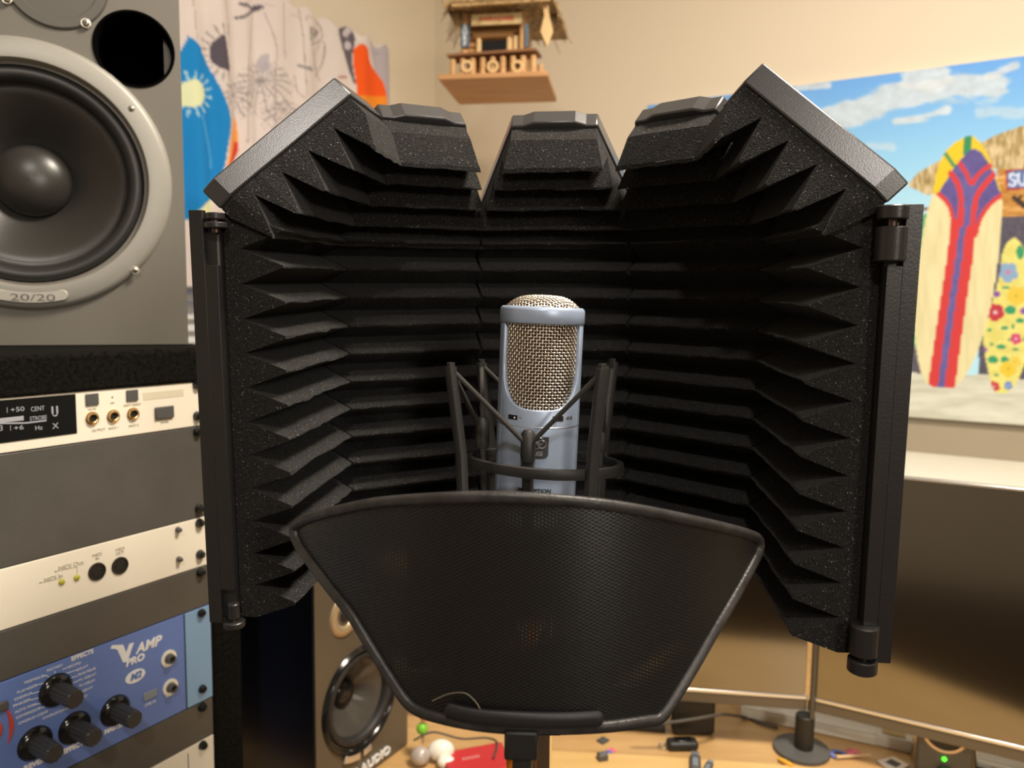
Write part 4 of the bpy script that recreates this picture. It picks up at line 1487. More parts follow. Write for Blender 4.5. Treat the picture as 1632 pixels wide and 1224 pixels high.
wo = mb.build('woofer_ring', MT['gloss_black'], ds, sharp=60)
mb = MB()
pf = [(w * 0.92, -0.004)] + [(w * (0.82 + 0.09 * cos(a_)), -0.005 + 0.008 * sin(a_)) for a_ in np.linspace(0, pi, 9)] + [(w * 0.72, -0.007)]
mb.lathe(pf, 64, (wc2.x, 0, wc2.z), (0, -1, 0))
mb.build('surround', MT['rubber'], wo, sharp=60)
mb = MB()
pf = [(w * 0.735, -0.006)] + [(w * (0.72 - 0.46 * t_), -0.007 - 0.024 * t_ ** 1.2) for t_ in np.linspace(0, 1, 9)]
mb.lathe(pf, 64, (wc2.x, 0, wc2.z), (0, -1, 0))
mb.build('cone', mat('glossy_woven_cone', (0.10, 0.092, 0.08), 0.18, 0.3, bump=0.15, scale=500), wo, sharp=60)
mb = MB()
mb.lathe([(w * 0.28 * sin(a_), -0.031 + 0.012 * cos(a_)) for a_ in np.linspace(pi / 2, 0.001, 9)], 40, (wc2.x, 0, wc2.z), (0, -1, 0))
mb.build('dust_cap', MT['gloss_black'], wo, sharp=60)
for a_, l_ in ((-1.85, 0.20), (-1.45, 0.10)):
    mb = MB()
    th_ = np.linspace(a_ - l_, a_ + l_, 9)
    out_ = [(wc2.x + w * 1.15 * cos(x), wc2.z + w * 1.15 * sin(x)) for x in th_] + [(wc2.x + w * 1.02 * cos(x), wc2.z + w * 1.02 * sin(x)) for x in th_[::-1]]
    mb.prism([(x, -0.001, z) for x, z in out_], (0, -0.003, 0))
    mb.build('trim_plate', MT['silver'], ds, bevel=0.0006)
mb = MB()
mb.lathe([(0.011, -0.004), (0.013, 0.001), (0.017, 0.003), (0.0245, 0.002), (0.026, 0.0)], 48, (twc.x, 0, twc.z), (0, -1, 0))
tw = mb.build('tweeter_ring', MT['cream_ring'], ds, sharp=60)
mb = MB()
mb.lathe([(0.0115 * sin(a_), -0.004 + 0.006 * cos(a_)) for a_ in np.linspace(pi / 2, 0.001, 8)], 32, (twc.x, 0, twc.z), (0, -1, 0))
mb.build('dome', MT['black'], tw, sharp=60)
cc = DP.px(614, 1196)
text('logo_lettering', 'M-AUDIO', 0.0150, (cc.x - 0.030, -0.0018, cc.z - 0.001), MT['white_print'], ds, thick=0.0012, width=0.074, bold=0.0004)

# ------------------------------------------------------------------ monitors
J = at(1288, 1112, 0.992)
Ang = R_(-28.56)
dr_ = V((cos(Ang), sin(Ang), 0))


def monitor(label, org, xd, width, hgt, flip=1):
    yd = V((-xd.y, xd.x, 0))
    t = thing('monitor', label, 'monitor', frame(org, xd, yd, (0, 0, 1)))
    mb = MB()
    mb.obox((0.0015, 0.0005, 0.004), (width - 0.003, 0, 0), (0, 0.007, 0), (0, 0, hgt - 0.005))
    mb.obox((0.05, 0.0076, 0.04), (width - 0.1, 0, 0), (0, 0.016, 0), (0, 0, hgt - 0.08))
    mb.build('rear_housing', MT['black'], t, bevel=0.002)
    mb = MB()
    mb.obox((0.003, -0.0012, 0.0035), (width - 0.006, 0, 0), (0, 0.0014, 0), (0, 0, hgt - 0.008))
    mb.build('screen', MT['screen'], t)
    mb = MB()
    mb.obox((0, -0.003, -0.0015), (width, 0, 0), (0, 0.004, 0), (0, 0, 0.0045))
    mb.build('silver_trim', MT['silver'], t, bevel=0.0006)
    mb = MB()
    mb.obox((0, -0.0025, hgt - 0.004), (width, 0, 0), (0, 0.004, 0), (0, 0, 0.003))
    mb.build('silver_trim', MT['silver'], t, bevel=0.0006)
    mb = MB()
    mb.obox((0, -0.002, -0.0165), (width, 0, 0), (0, 0.009, 0), (0, 0, 0.0145))
    mb.build('chin', MT['baffle'], t, bevel=0.001)
    mb = MB()
    mb.obox((width / 2 - 0.02, 0.024, -0.03), (0.04, 0, 0), (0, 0.012, 0), (0, 0, hgt * 0.6))
    mb.obox((width / 2 - 0.10, -0.0 + 0.02, org_base - org.z), (0.20, 0, 0), (0, 0.13, 0), (0, 0, 0.006))
    mb.obox((width / 2 - 0.02, 0.024, org_base + 0.006 - org.z), (0.04, 0, 0), (0, 0.012, 0), (0, 0, -0.03 - (org_base + 0.006 - org.z)))
    mb.build('stand', MT['black'], t, bevel=0.001)
    return t


org_base = 0.7508
mh = onp(1440, 758, J, V((-dr_.y, dr_.x, 0))).z - J.z
monitor('right computer monitor, dark screen under the white shelf, angled towards the camera', J, dr_, 0.60, mh)
Lp = atz(1100, 1099, J.z)
dl_ = V((J.x - Lp.x, J.y - Lp.y, 0)).normalized()
wl2 = 0.565
monitor('left computer monitor, dark screen mostly hidden behind the isolation shield', J - dl_ * (wl2 + 0.002), dl_, wl2, mh - 0.004)

# ------------------------------------------------------------------ desk things
DZ = 0.7506
bp_ = atz(1277, 1196, DZ)
ms = thing('table_stand', 'black desktop rod stand with round base in front of the monitors', 'stand', M.Translation(bp_))
mb = MB()
mb.lathe([(1e-6, 0.0), (0.0365, 0.0), (0.037, 0.002), (0.036, 0.0045), (0.016, 0.008), (1e-6, 0.008)], 48)
mb.build('base', MT['gray_btn'], ms, sharp=40)
mb = MB()
mb.cyl((0.001, -0.005, 0.007), (0.001, -0.005, 0.0535), 0.0122, n=32, ch=0.001)
mb.build('tube', MT['black'], ms)
mb = MB()
mb.cyl((0.006, -0.0135, 0.0535), (0.006, -0.0135, 0.30), 0.0036, n=16)
mb.build('rod', mat('smoky_steel_rod', (0.10, 0.09, 0.075), 0.35, 0.4, var=0.05), ms)

# black square box with its cable
a, b = atz(1072, 1168, DZ), atz(1141, 1178, DZ)
bb = thing('power_box', 'small black rounded square box standing under the left monitor', 'box', M.Translation(((a + b) / 2).xy.to_3d() + V((0, 0, DZ))))
mb = MB()
wbx = (b - a).length
mb.box((0, 0.011, 0.0275), (wbx, 0.022, 0.055))
mb.build('body', MT['black'], bb, bevel=0.006, segs=4)
mb = MB()
mb.box((0.0, 0.011, 0.0565), (wbx * 0.45, 0.016, 0.004))
mb.build('cable_grommet', MT['white_gloss'], bb, bevel=0.0018)
def cable(name, label, pts, r, m, n=8, group=None):
    p = spline(pts, 10)
    c = p[0].copy()
    mb = MB()
    mb.tube([q_ - c for q_ in p], r, n)
    o = mb.build(name, m)
    o.location = c
    return tag(o, label, 'cable', group)
dz = DZ + 0.0028
lift = lambda p, h: V((p.x, p.y, p.z + h))
f0 = V((0, -0.004, 0))
cable('power_cable', 'thin grey cable running past the black square box to the rod stand',
      [at(1020, 1152, 0.985), at(1060, 1152, 0.985), at(1107, 1146, 0.99), at(1150, 1139, 1.01), atz(1185, 1143, dz), atz(1215, 1154, dz), atz(1240, 1160, dz)], 0.0021, MT['gray_cable'])
mb = MB()
rng = random.Random(2)
pc_ = atz(1243, 1150, DZ)
for k in range(9):
    pts = []
    for j in range(14):
        a_ = j / 13 * 2 * pi * 1.3 + k
        pts.append(V((0.012 * cos(a_) * (1 + 0.4 * rng.random()), 0.007 * sin(a_), 0.0025 + 0.002 * (k % 4) + 0.0015 * sin(3 * a_))))
    mb.tube(spline(pts, 4), 0.0011, 6)
o = mb.build('cable_bundle', MT['gray_cable'])
o.location = pc_
tag(o, 'tangle of thin dark cable just left of the rod stand tube', 'cable')

# white boxes behind the stand
def lowbox(name, label, cat, x0, y0, x1, y1, depth, h, m, bevel=0.002):
    a, b = atz(x0, y0, DZ), atz(x1, y1, DZ)
    xd = (b - a).normalized()
    yd = V((-xd.y, xd.x, 0))
    t = thing(name, label, cat, frame(a, xd, yd, (0, 0, 1)))
    mb = MB()
    mb.obox((0, 0, 0), ((b - a).length, 0, 0), (0, depth, 0), (0, 0, h))
    return t, mb, (b - a).length
t, mb, L_ = lowbox('cable_tray', 'long cream cable tray lying on the desk behind the rod stand', 'cable tray', 1180, 1143, 1402, 1190, 0.045, 0.014, None)
mb.build('tray_body', MT['white_gloss'], t, bevel=0.002)
mb = MB()
mb.obox((0.002, 0.002, 0.0142), (L_ - 0.004, 0, 0), (0, 0.041, 0), (0, 0, 0.002))
mb.build('tray_lid', MT['white_paint'], t, bevel=0.0006)
t, mb, L_ = lowbox('white_adapter', 'short white block left of the little desk speaker with green light', 'adapter', 1392, 1188, 1455, 1203, 0.05, 0.017, None)
mb.build('adapter_body', mat('white_plastic', (0.78, 0.77, 0.72), 0.4, bump=0.05), t, bevel=0.003)
mb = MB()
mb.obox((0.01, 0.006, 0.0172), (L_ - 0.02, 0, 0), (0, 0.035, 0), (0, 0, 0.0015))
mb.build('adapter_label', MT['tan_sign'], t)

# little speaker with the green lamp
yq = V((-dr_.y, dr_.x, 0))
pq = J + yq * 0.018
a, b = onp(1461, 1190, pq, yq), onp(1552, 1190, pq, yq)
a.z = b.z = DZ
lsm = frame(a, dr_, yq, (0, 0, 1))
ls = thing('computer_speaker', 'small black speaker with silver ring and green lamp under the right monitor', 'speaker', lsm)
LP = Plane(lsm)
lw_ = (b - a).length
c = LP.px(1506, 1168)
hh = 0.062
mb = MB()
mb.obox((0, 0, 0), (lw_, 0, 0), (0, 0.05, 0), (0, 0, 0.085))
mb.build('cabinet', MT['gray_btn'], ls, bevel=0.003)
rr_ = abs(LP.px(1542, 1165).x - LP.px(1468, 1165).x) / 2
mb = MB()
mb.lathe([(rr_ * 0.86, 0.0), (rr_ * 0.88, 0.0025), (rr_ * 1.0, 0.0028), (rr_ * 1.07, 0.0)], 48, (c.x, 0, c.z), (0, -1, 0))
mb.build('driver_ring', MT['rose_ring'], ls, sharp=60)
mb = MB()
mb.lathe([(rr_ * 0.87, 0.0008), (rr_ * 0.5, 0.0006), (rr_ * 0.3, 0.0016), (1e-6, 0.003)], 40, (c.x, 0, c.z), (0, -1, 0))
mb.build('driver_cone', MT['black'], ls, sharp=60)
c = LP.px(1505, 1209.5)
mb = MB()
mb.ball((c.x, -0.0005, c.z), 0.0026, 14)
mb.build('power_lamp', MT['led'], ls)
c = LP.px(1505, 1232)
mb = MB()
mb.cyl((c.x, 0, c.z), (c.x, -0.008, c.z), 0.0092, n=28, ch=0.001)
mb.build('volume_knob', MT['gray_btn'], ls)
# cream box at the right edge
t, mb, L_ = lowbox('paper_tray', 'cream flat tray in the lower right corner beside the small desk speaker', 'tray', 1556, 1228, 1690, 1262, 0.12, 0.012, None)
mb.build('tray_body', MT['white_gloss'], t, bevel=0.0015)
mb = MB()
mb.obox((0.004, 0.01, 0.0122), (L_ - 0.008, 0, 0), (0, 0.10, 0), (0, 0, 0.001))
mb.build('paper_sheet', MT['white_paint'], t)
p_ = spline([at(1600, 1192, 0.93), at(1618, 1204, 0.92), at(1640, 1215, 0.91)], 8)
cable('monitor_cable', 'thin dark cable crossing the cream tray in the lower right corner', [V((p.x, p.y, DZ + 0.0168)) for p in p_[::4]], 0.0013, MT['gray_cable'])


def small(name, label, cat, px, py, rz=0.0, z=DZ, group=None):
    return thing(name, label, cat, M.Translation(atz(px, py, z)) @ M.Rotation(rz, 4, 'Z'), group)


LEDZ = 0.7542
t = small('car_key', 'black car key fob with metal ring lying below the black square box', 'key', 1087, 1192, 0.05)
mb = MB()
mb.box((0, 0, 0.006), (0.042, 0.020, 0.012))
mb.build('fob_body', MT['black'], t, bevel=0.005, segs=4)
mb = MB()
mb.box((0.001, 0, 0.0125), (0.024, 0.012, 0.0015))
mb.build('button_pad', MT['gloss_black'], t, bevel=0.0006)
mb = MB()
mb.tube([(-0.026 + 0.006 * cos(a_), 0.006 * sin(a_), 0.004) for a_ in np.linspace(0, 2 * pi, 20)[:-1]], 0.0008, 6, closed=True)
mb.build('key_ring', MT['steel'], t)
t = small('memory_card', 'dark grey square memory card lying right of the mic stand pole', 'memory card', 961, 1181, 0.75)
mb = MB()
mb.box((0, 0, 0.001), (0.014, 0.012, 0.002))
mb.build('card_body', MT['gray_btn'], t, bevel=0.0005)
t = small('card_reader', 'small black memory card reader with blue sticker below the grey card', 'card reader', 960, 1210, 0.25, LEDZ)
mb = MB()
mb.box((0, 0, 0.004), (0.013, 0.011, 0.008))
mb.build('reader_body', MT['gray_btn'], t, bevel=0.001)
mb = MB()
mb.box((0, 0.0, 0.0085), (0.009, 0.006, 0.0008))
mb.build('label_sticker', MT['silver'], t)
t = small('sim_card', 'tiny pink and blue card touching the black card reader', 'card', 972, 1199, 0.5)
mb = MB()
mb.box((0.004, 0.002, 0.0006), (0.010, 0.009, 0.0012))
mb.build('card_body', MT['pink'], t, bevel=0.0003)
mb = MB()
mb.box((-0.002, -0.001, 0.0016), (0.008, 0.008, 0.0006))
mb.build('card_print', MT['blue_card'], t)
for k, (x, y, rz, sc_, lb) in enumerate(((1108, 1222, 1.35, 1.0, 'grey flash drive standing at the bottom edge below the car key'), (1128, 1228, 1.1, 0.72, 'smaller dark flash drive beside the larger grey one at the bottom edge'))):
    t = small('flash_drive', lb, 'flash drive', x, y, rz, LEDZ, 'flash drives on the desk edge')
    mb = MB()
    mb.box((0, 0, 0.004 * sc_), (0.034 * sc_, 0.014 * sc_, 0.008 * sc_))
    mb.build('drive_body', MT['gray_btn'], t, bevel=0.003 * sc_, segs=3)
    mb = MB()
    mb.box((-0.002 * sc_, 0, 0.0083 * sc_), (0.018 * sc_, 0.007 * sc_, 0.001 * sc_))
    mb.build('drive_label', MT['gray_led'], t, bevel=0.0003)
    mb = MB()
    mb.box((0.021 * sc_, 0, 0.004 * sc_), (0.010 * sc_, 0.011 * sc_, 0.0045 * sc_))
    mb.build('plug', MT['silver'], t, bevel=0.0004)
t = small('key_tag', 'pink and blue surf key tag with a wooden stick, right of the rod stand', 'key tag', 1352, 1207, -0.45)
mb = MB()
mb.ball((0.006, 0.012, 0.0016), 0.010, 18, (1.0, 1.1, 0.16))
mb.build('pink_shape', MT['pink'], t)
mb = MB()
mb.lathe([(0.006, 0), (0.012, 0), (0.012, 0.002), (0.006, 0.002)], 24, (-0.012, -0.002, 0.0002), (0, 0, 1), 0.3, 4.4)
mb.build('blue_shape', MT['blue_card'], t)
mb = MB()
mb.tube([(-0.014, -0.014, 0.0042), (0.026, 0.012, 0.0042)], 0.002, 8)
mb.build('stick', MT['wood_stick'], t)
t = small('plastic_bag', 'clear grey printed packet at the bottom edge right of the key tag', 'packet', 1424, 1222, 0.6)
mb = MB()
mb.prism([(-0.018, -0.012, 0), (0.016, -0.014, 0), (0.018, 0.010, 0), (-0.010, 0.018, 0)], (0, 0, 0.004))
mb.build('packet', MT['silver'], t, bevel=0.0012)
mb = MB()
for k in range(4):
    mb.box((-0.004 + 0.0035 * k, 0.001, 0.0044), (0.0018, 0.014, 0.0006))
mb.build('printed_bars', MT['dark_print'], t)
t = small('marker_cap', 'yellow orange plastic tip lying at the front of the rod stand base', 'cap', 1251, 1219, -0.6)
mb = MB()
mb.lathe([(1e-6, 0), (0.0022, 0.0005), (0.0034, 0.010), (0.0036, 0.022), (1e-6, 0.0225)], 16, (-0.010, 0.004, 0.0038), (1, -0.4, 0))
mb.build('cap', MT['amber'], t)
# left: shell figure with bead, red wallet, thin cable
t = small('shell_ornament', 'cream shell ornament with green bead on a stick, beside the black loudspeaker', 'ornament', 690, 1216, 0)
mb = MB()
mb.ball((-0.016, -0.004, 0.012), 0.013, 20, (1.0, 0.9, 0.92))
mb.build('pearl_shell', mat('pearl_grey_shell', (0.48, 0.42, 0.38), 0.22, 0.1, var=0.15, vscale=60), t)
mb = MB()
mb.ball((0.010, 0.006, 0.014), 0.016, 20, (1.1, 0.8, 0.88))
mb.ball((0.018, -0.010, 0.008), 0.010, 16, (1.2, 0.9, 0.8))
mb.build('white_shell', MT['white_gloss'], t)
g0 = at(673, 1161, 0.965)
gl_ = g0 - t.matrix_world.translation
mb = MB()
mb.ball(gl_, 0.0078, 20)
mb.build('green_bead', MT['green'], t)
mb = MB()
mb.tube([(gl_.x + 0.001, gl_.y + 0.004, 0.02), gl_, gl_ + V((0.001, 0.0, 0.045))], 0.0020, 8)
mb.build('stick', MT['wood_stick'], t)
mb = MB()
mb.ball(gl_ + V((0.0035, 0.002, 0.0175)), 0.0075, 16)
mb.build('coral_bead', MT['coral'], t)
a = atz(752, 1222, DZ)
t = small('red_wallet', 'red vinyl wallet lying on the desk behind the pop filter bracket', 'wallet', 762, 1224, 0.35)
mb = MB()
mb.box((0, 0, 0.006), (0.085, 0.062, 0.012))
mb.build('wallet_body', MT['red_vinyl'], t, bevel=0.003)
text_o = MB()
for k in range(6):
    text_o.box((-0.018 + 0.004 * k, 0.006, 0.0123), (0.0022, 0.005, 0.0006))
text_o.build('faded_print', mat('pale_red_print', (0.70, 0.30, 0.28), 0.5, var=0.1), t)
cable('earphone_cable', 'thin dark cable looping over the red wallet and shell ornament', [V((p.x, p.y, DZ + h)) for p, h in ((atz(660, 1222, DZ), 0.036), (atz(690, 1206, DZ), 0.034), (atz(735, 1200, DZ), 0.020), (atz(775, 1192, DZ), 0.0142), (atz(792, 1200, DZ), 0.0142), (atz(786, 1225, DZ), 0.0142))], 0.0014, MT['gray_cable'])

# ------------------------------------------------------------------ isolation shield
SA, SRO = 0.13425, 0.003287
Sx2, Sy2, Sth, St1, St2, St3, St4 = -0.032016, 0.667603, -0.101549, 0.982431, 0.570037, 0.646635, 0.898384
Sz0, SH, Sfh, Sfi, Sphi, STK = 0.038745, 0.252594, 0.101271, 0.037623, 0.771244, 0.0151
SWD = 0.14
d2 = lambda q_: V((cos(q_), sin(q_), 0))
C2 = V((Sx2, Sy2, 0))
C3 = C2 + d2(Sth) * SWD
C1 = C2 - d2(Sth + St2) * SWD
C0 = C1 - d2(Sth + St2 + St1) * SWD
C4 = C3 + d2(Sth - St3) * SWD
C5 = C4 + d2(Sth - St3 - St4) * SWD
SCN = [C0, C1, C2, C3, C4, C5]
SAN = [Sth + St2 + St1, Sth + St2, Sth, Sth - St3, Sth - St3 - St4]
TURN = [0.0, St1, St2, St3, St4, 0.0]
# shield frame -> camera frame -> world
ca_, sa_ = cos(SA), sin(SA)
cr_, sr_ = cos(SRO), sin(SRO)
to_cam = M(((1, 0, 0, 0), (0, sa_, ca_, 0), (0, -ca_, sa_, 0), (0, 0, 0, 1)))
rollm = M(((cr_, sr_, 0, 0), (-sr_, cr_, 0, 0), (0, 0, 1, 0), (0, 0, 0, 1)))
S2W = camo.matrix_world @ rollm @ to_cam
SO = V((0.03, 0.62, Sz0 - SH))
SHm = S2W @ M.Translation(SO)
SHD = thing('isolation_shield', 'black five panel microphone isolation shield lined with wedge foam', 'isolation shield', SHm)


def tri_profile(n, pitch, base, tip):
    """foam section: (height below the top edge, depth) pairs"""
    pr = []
    for k in range(n):
        pr += [(k * pitch, base), ((k + 0.46) * pitch, tip - 0.0006), ((k + 0.5) * pitch, tip), ((k + 0.54) * pitch, tip - 0.0006)]
    pr.append((n * pitch, base))
    return pr


def foam_mesh(prof, ends, P, nu=22, seed=0):
    """prof: (s, w) outline; ends(s, w) -> (u0, u1); P(u, s, w) -> point"""
    rng = random.Random(seed)
    mb = MB()
    n = len(prof)
    vs = []
    jit = [[rng.uniform(-1, 1) for _ in range(nu + 1)] for _ in range(n)]
    for j, (s, w) in enumerate(prof):
        u0, u1 = ends(s, w)
        for i in range(nu + 1):
            t = i / nu
            g = jit[j][i] * 0.5 + jit[j][max(i - 1, 0)] * 0.25 + jit[j][min(i + 1, nu)] * 0.25
            f = 0.0007 if w > 0.02 else 0.0003
            vs.append(P(u0 + (u1 - u0) * t, s + g * f * 0.8, w + g * f))
    for j, (s, w) in enumerate(prof):
        u0, u1 = ends(s, 0.0005)
        vs.append(P(u0, s, 0.0004))
        vs.append(P(u1, s, 0.0004))
    k = nu + 1
    b = n * k
    fs = []
    for j in range(n - 1):
        for i in range(nu):
            fs.append((j * k + i, j * k + i + 1, (j + 1) * k + i + 1, (j + 1) * k + i))
        fs.append((b + 2 * j, j * k, (j + 1) * k, b + 2 * j + 2))
        fs.append((b + 2 * j + 1, b + 2 * j + 3, (j + 1) * k + nu, j * k + nu))
        fs.append((b + 2 * j, b + 2 * j + 2, b + 2 * j + 3, b + 2 * j + 1))
    fs.append(tuple([b] + [i for i in range(k)] + [b + 1]))
    l = (n - 1) * k
    fs.append(tuple([b + 2 * n - 1] + [l + i for i in range(k)][::-1] + [b + 2 * n - 2]))
    mb.add(vs, fs)
    return mb


PITCHF = SH / 12
for k in range(5):
    a_ = SAN[k]
    al = V((cos(a_), sin(a_), 0))
    inn = V((sin(a_), -cos(a_), 0))
    up = V((0, 0, 1))
    base = SCN[k] + V((0, 0, Sz0)) - SO
    # lower panel
    mb = MB()
    mb.obox(base - up * SH, al * SWD, -inn * STK, up * SH)
    pan = mb.build('panel_shell', MT['shell2'], SHD, bevel=0.0016)
    tl, tr = tan(TURN[k] / 2), tan(TURN[k + 1] / 2)
    e0, e1 = (0.005 if k == 0 else 0.0012), (0.005 if k == 4 else 0.0012)
    fm = foam_mesh(tri_profile(12, PITCHF, 0.010, 0.037), lambda s, w: (e0 + w * tl, SWD - e1 - w * tr),
                   lambda u, s, w: base + al * u - up * s + inn * w, seed=k)
    fm.build('foam_pad', MT['foam'], pan, sharp=25)
    # folded top flap
    fu = inn * sin(Sphi) + up * cos(Sphi)
    fn = inn * cos(Sphi) - up * sin(Sphi)
    b0 = base + up * 0.0012
    ol = [(0, 0.001), (SWD, 0.001), (SWD, 0.012), (SWD - Sfi, Sfh), (Sfi, Sfh), (0, 0.012)]
    ol = [(0.0008 + u * (SWD - 0.0016) / SWD, v) for u, v in ol]
    mb = MB()
    if k in (1, 2, 3):
        ol = ol[:4] + [(SWD - Sfi - 0.009, Sfh), (SWD - Sfi - 0.017, Sfh + 0.0028), (Sfi + 0.017, Sfh + 0.0028), (Sfi + 0.009, Sfh)] + ol[4:]
    mb.prism([b0 + al * u + fu * v for u, v in ol], -fn * STK)
    fl = mb.build('top_flap', MT['shell'], SHD, bevel=0.0012, sharp=12)

    def fends(s, w, k=k):
        v = Sfh - 0.0025 - s            # height above the flap's foot
        ins = Sfi * max(0.0, (v - 0.012)) / (Sfh - 0.012)
        kk = 0.25 * max(0.0, 1 - v / 0.055)
        m0 = 0.0 if k == 0 else TURN[k] * 0.45 * kk
        m1 = 0.0 if k == 4 else TURN[k + 1] * 0.45 * kk
        return ins + 0.002 + w * m0, SWD - ins - 0.002 - w * m1

    pf = tri_profile(5, (Sfh - 0.004) / 5, 0.008, 0.034)
    pf[0] = (0.0, 0.014)
    pf[1] = (0.012, 0.036)
    fm = foam_mesh(pf, fends, lambda u, s, w: b0 + al * u + fu * (Sfh - 0.0025 - s) + fn * w, seed=20 + k)
    fm.build('foam_pad', MT['foam'], fl, sharp=25)
# near-edge strips and hinge barrels
for k, end, sgn in ((0, C0, -1), (4, C5, 1)):
    a_ = SAN[k]
    al = V((cos(a_), sin(a_), 0)) * sgn            # out of the opening, towards the camera
    inn = V((sin(a_), -cos(a_), 0))
    base = end + V((0, 0, Sz0)) - SO
    up = V((0, 0, 1))
    mb = MB()
    mb.obox(base + al * 0.0002 - up * (SH + 0.001) - inn * (STK + 0.001), al * 0.004, inn * 0.0085, up * (SH + 0.002))
    mb.build('edge_strip', MT['shell2'], SHD, bevel=0.0002)
    mb = MB()
    mb.obox(base + al * 0.0002 - up * (SH - 0.021) - inn * (STK + 0.001 - 0.0085), al * 0.004, inn * (STK + 0.0015 - 0.0086), up * (SH - 0.052))
    mb.build('edge_strip', MT['shell2'], SHD, bevel=0.0002)
    hb = base - inn * (0.0005 if k == 0 else 0.001) + al * (0.0025 if k == 0 else 0.003)
    r = 0.0066 if k == 0 else 0.0078
    segs = ((-0.0095, -0.006, r), (-0.0005, -0.0045, r * 0.8), (-SH - 0.0035, -SH + 0.0005, r), (-SH + 0.002, -SH + 0.012, r * 0.55)) if k == 0 else \
        ((0.0005, -0.0068, r), (-0.0105, -0.0285, r), (-SH + 0.0210, -SH + 0.0035, r), (-SH + 0.0010, -SH - 0.0070, r * 1.03))
    for z0_, z1_, rr_ in segs:
        mb = MB()
        mb.cyl(hb + up * z0_, hb + up * z1_, rr_, n=28, ch=0.0006)
        mb.build('hinge_barrel', MT['shell2'], SHD)
    for z0_, z1_ in ((-0.004, -0.012), (-SH + 0.004, -SH)):
        mb = MB()
        mb.cyl(hb + up * z0_, hb + up * z1_, 0.0026, n=12)
        mb.build('hinge_pin', mat('dark_pin_steel', (0.10, 0.07, 0.07), 0.3, 0.8, var=0.1), SHD)
for k in (1, 2, 3, 4):
    base = SCN[k] + V((0, 0, Sz0)) - SO
    a_ = (SAN[k - 1] + SAN[k]) / 2
    inn = V((sin(a_), -cos(a_), 0))
    for z0_, z1_ in ((-0.004, -0.03), (-SH + 0.03, -SH + 0.004)):
        mb = MB()
        mb.cyl(base - inn * 0.010 + V((0, 0, z0_)), base - inn * 0.010 + V((0, 0, z1_)), 0.006, n=18)
        mb.build('hinge_barrel', MT['shell2'], SHD)

# ------------------------------------------------------------------ microphone
mo = at(858.5, 640, 0.492)
MICm = M.Translation(mo) @ M.Rotation(R_(1.6), 4, 'Y')
MIC = thing('condenser_microphone', 'silver blue large condenser microphone with champagne wire grille in the shock mount', 'microphone', MICm)
MR = 0.0262
hA = R_(64)
nth = 96


def zlow(t):                                # lower lip of the grille opening against angle fraction
    t = min(1.0, abs(t))
    return -0.0025 + 0.0275 * (1 - (1 - t ** 3.2) ** 0.55)


def body_half(mb, a0, a1, nz, zb, zt_fn, n):
    vs, fs = [], []
    for i in range(n + 1):
        a = a0 + (a1 - a0) * i / n
        zt_ = zt_fn(a)
        for j in range(nz + 1):
            z = zb + (zt_ - zb) * j / nz
            vs.append((MR * sin(a), -MR * cos(a), z))
    for i in range(n):
        for j in range(nz):
            p = i * (nz + 1) + j
            fs.append((p, p + nz + 1, p + nz + 2, p + 1))
    mb.add(vs, fs)


mb = MB()
ZB, ZT = -0.118, 0.0515
for f0_ in (0.0, pi):
    body_half(mb, f0_ - hA, f0_ + hA, 6, ZB, lambda a: zlow((a - f0_) / hA), 48)
    body_half(mb, f0_ + hA, f0_ + pi - hA, 6, ZB, lambda a: ZT, 10)
bd_ = mb.build('body', MT['micblue'], MIC, sharp=40)
so = bd_.modifiers.new('wall', 'SOLIDIFY')
so.thickness = 0.0026
so.offset = -1
bv = bd_.modifiers.new('bevel', 'BEVEL')
bv.width = 0.0006
bv.segments = 2
bv.limit_method = 'ANGLE'
bv.angle_limit = R_(50)
mb = MB()
mb.lathe([(MR - 0.0028, 0.0505), (MR + 0.0001, 0.0500), (MR + 0.0006, 0.0508), (MR + 0.0006, 0.0580), (MR + 0.0001, 0.0595), (MR - 0.0012, 0.0604), (MR - 0.0028, 0.0600), (MR - 0.0028, 0.0505)], 96)
mb.build('head_ring', MT['micblue'], MIC, sharp=50)
mb = MB()
mb.lathe([(MR + 0.00012, -0.0128), (MR + 0.00012, -0.0132)], 72)
mb.lathe([(MR - 0.0015, -0.1205), (MR - 0.0005, -0.1180), (MR - 0.0022, -0.1178)], 64)
mb.lathe([(1e-6, -0.1205), (MR - 0.0015, -0.1205)], 64)
mb.build('bottom_cap', MT['micblue'], MIC, sharp=50)
mb = MB()
mb.lathe([(MR + 0.00005, -0.0127), (MR + 0.00022, -0.0129), (MR + 0.00005, -0.0131)], 72)
mb.build('body_seam', MT['silver'], MIC)
# woven grille
GR, GP = MR - 0.0026, 0.00186
nv_ = 80
rows = np.arange(-0.0045, 0.0515, GP)
am, wr_ = 0.00034, 0.00040
mb = MB()
for r_i, z in enumerate(rows):
    pts = [(( GR + am * (1 if (i // 2 + r_i) % 2 == 0 else -1) * (1 if i % 2 == 0 else 0)) * sin(2 * pi * i / (2 * nv_)), -(GR + am * (1 if (i // 2 + r_i) % 2 == 0 else -1) * (1 if i % 2 == 0 else 0)) * cos(2 * pi * i / (2 * nv_)), z) for i in range(2 * nv_)]
    mb.tube(pts, wr_, 5, closed=True, up=(0, 0, 1))
for i in range(nv_):
    a = 2 * pi * i / nv_
    pts = []
    for r_i, z in enumerate(rows):
        s_ = -1 if (i + r_i) % 2 == 0 else 1
        pts.append(((GR + am * s_) * sin(a), -(GR + am * s_) * cos(a), z))
        if r_i < len(rows) - 1:
            pts.append((GR * sin(a), -GR * cos(a), z + GP / 2))
    mb.tube(pts, wr_, 5, up=(sin(a), -cos(a), 0))
mb.build('wire_grille', MT['wire'], MIC, recalc=False, sharp=180)
mb = MB()
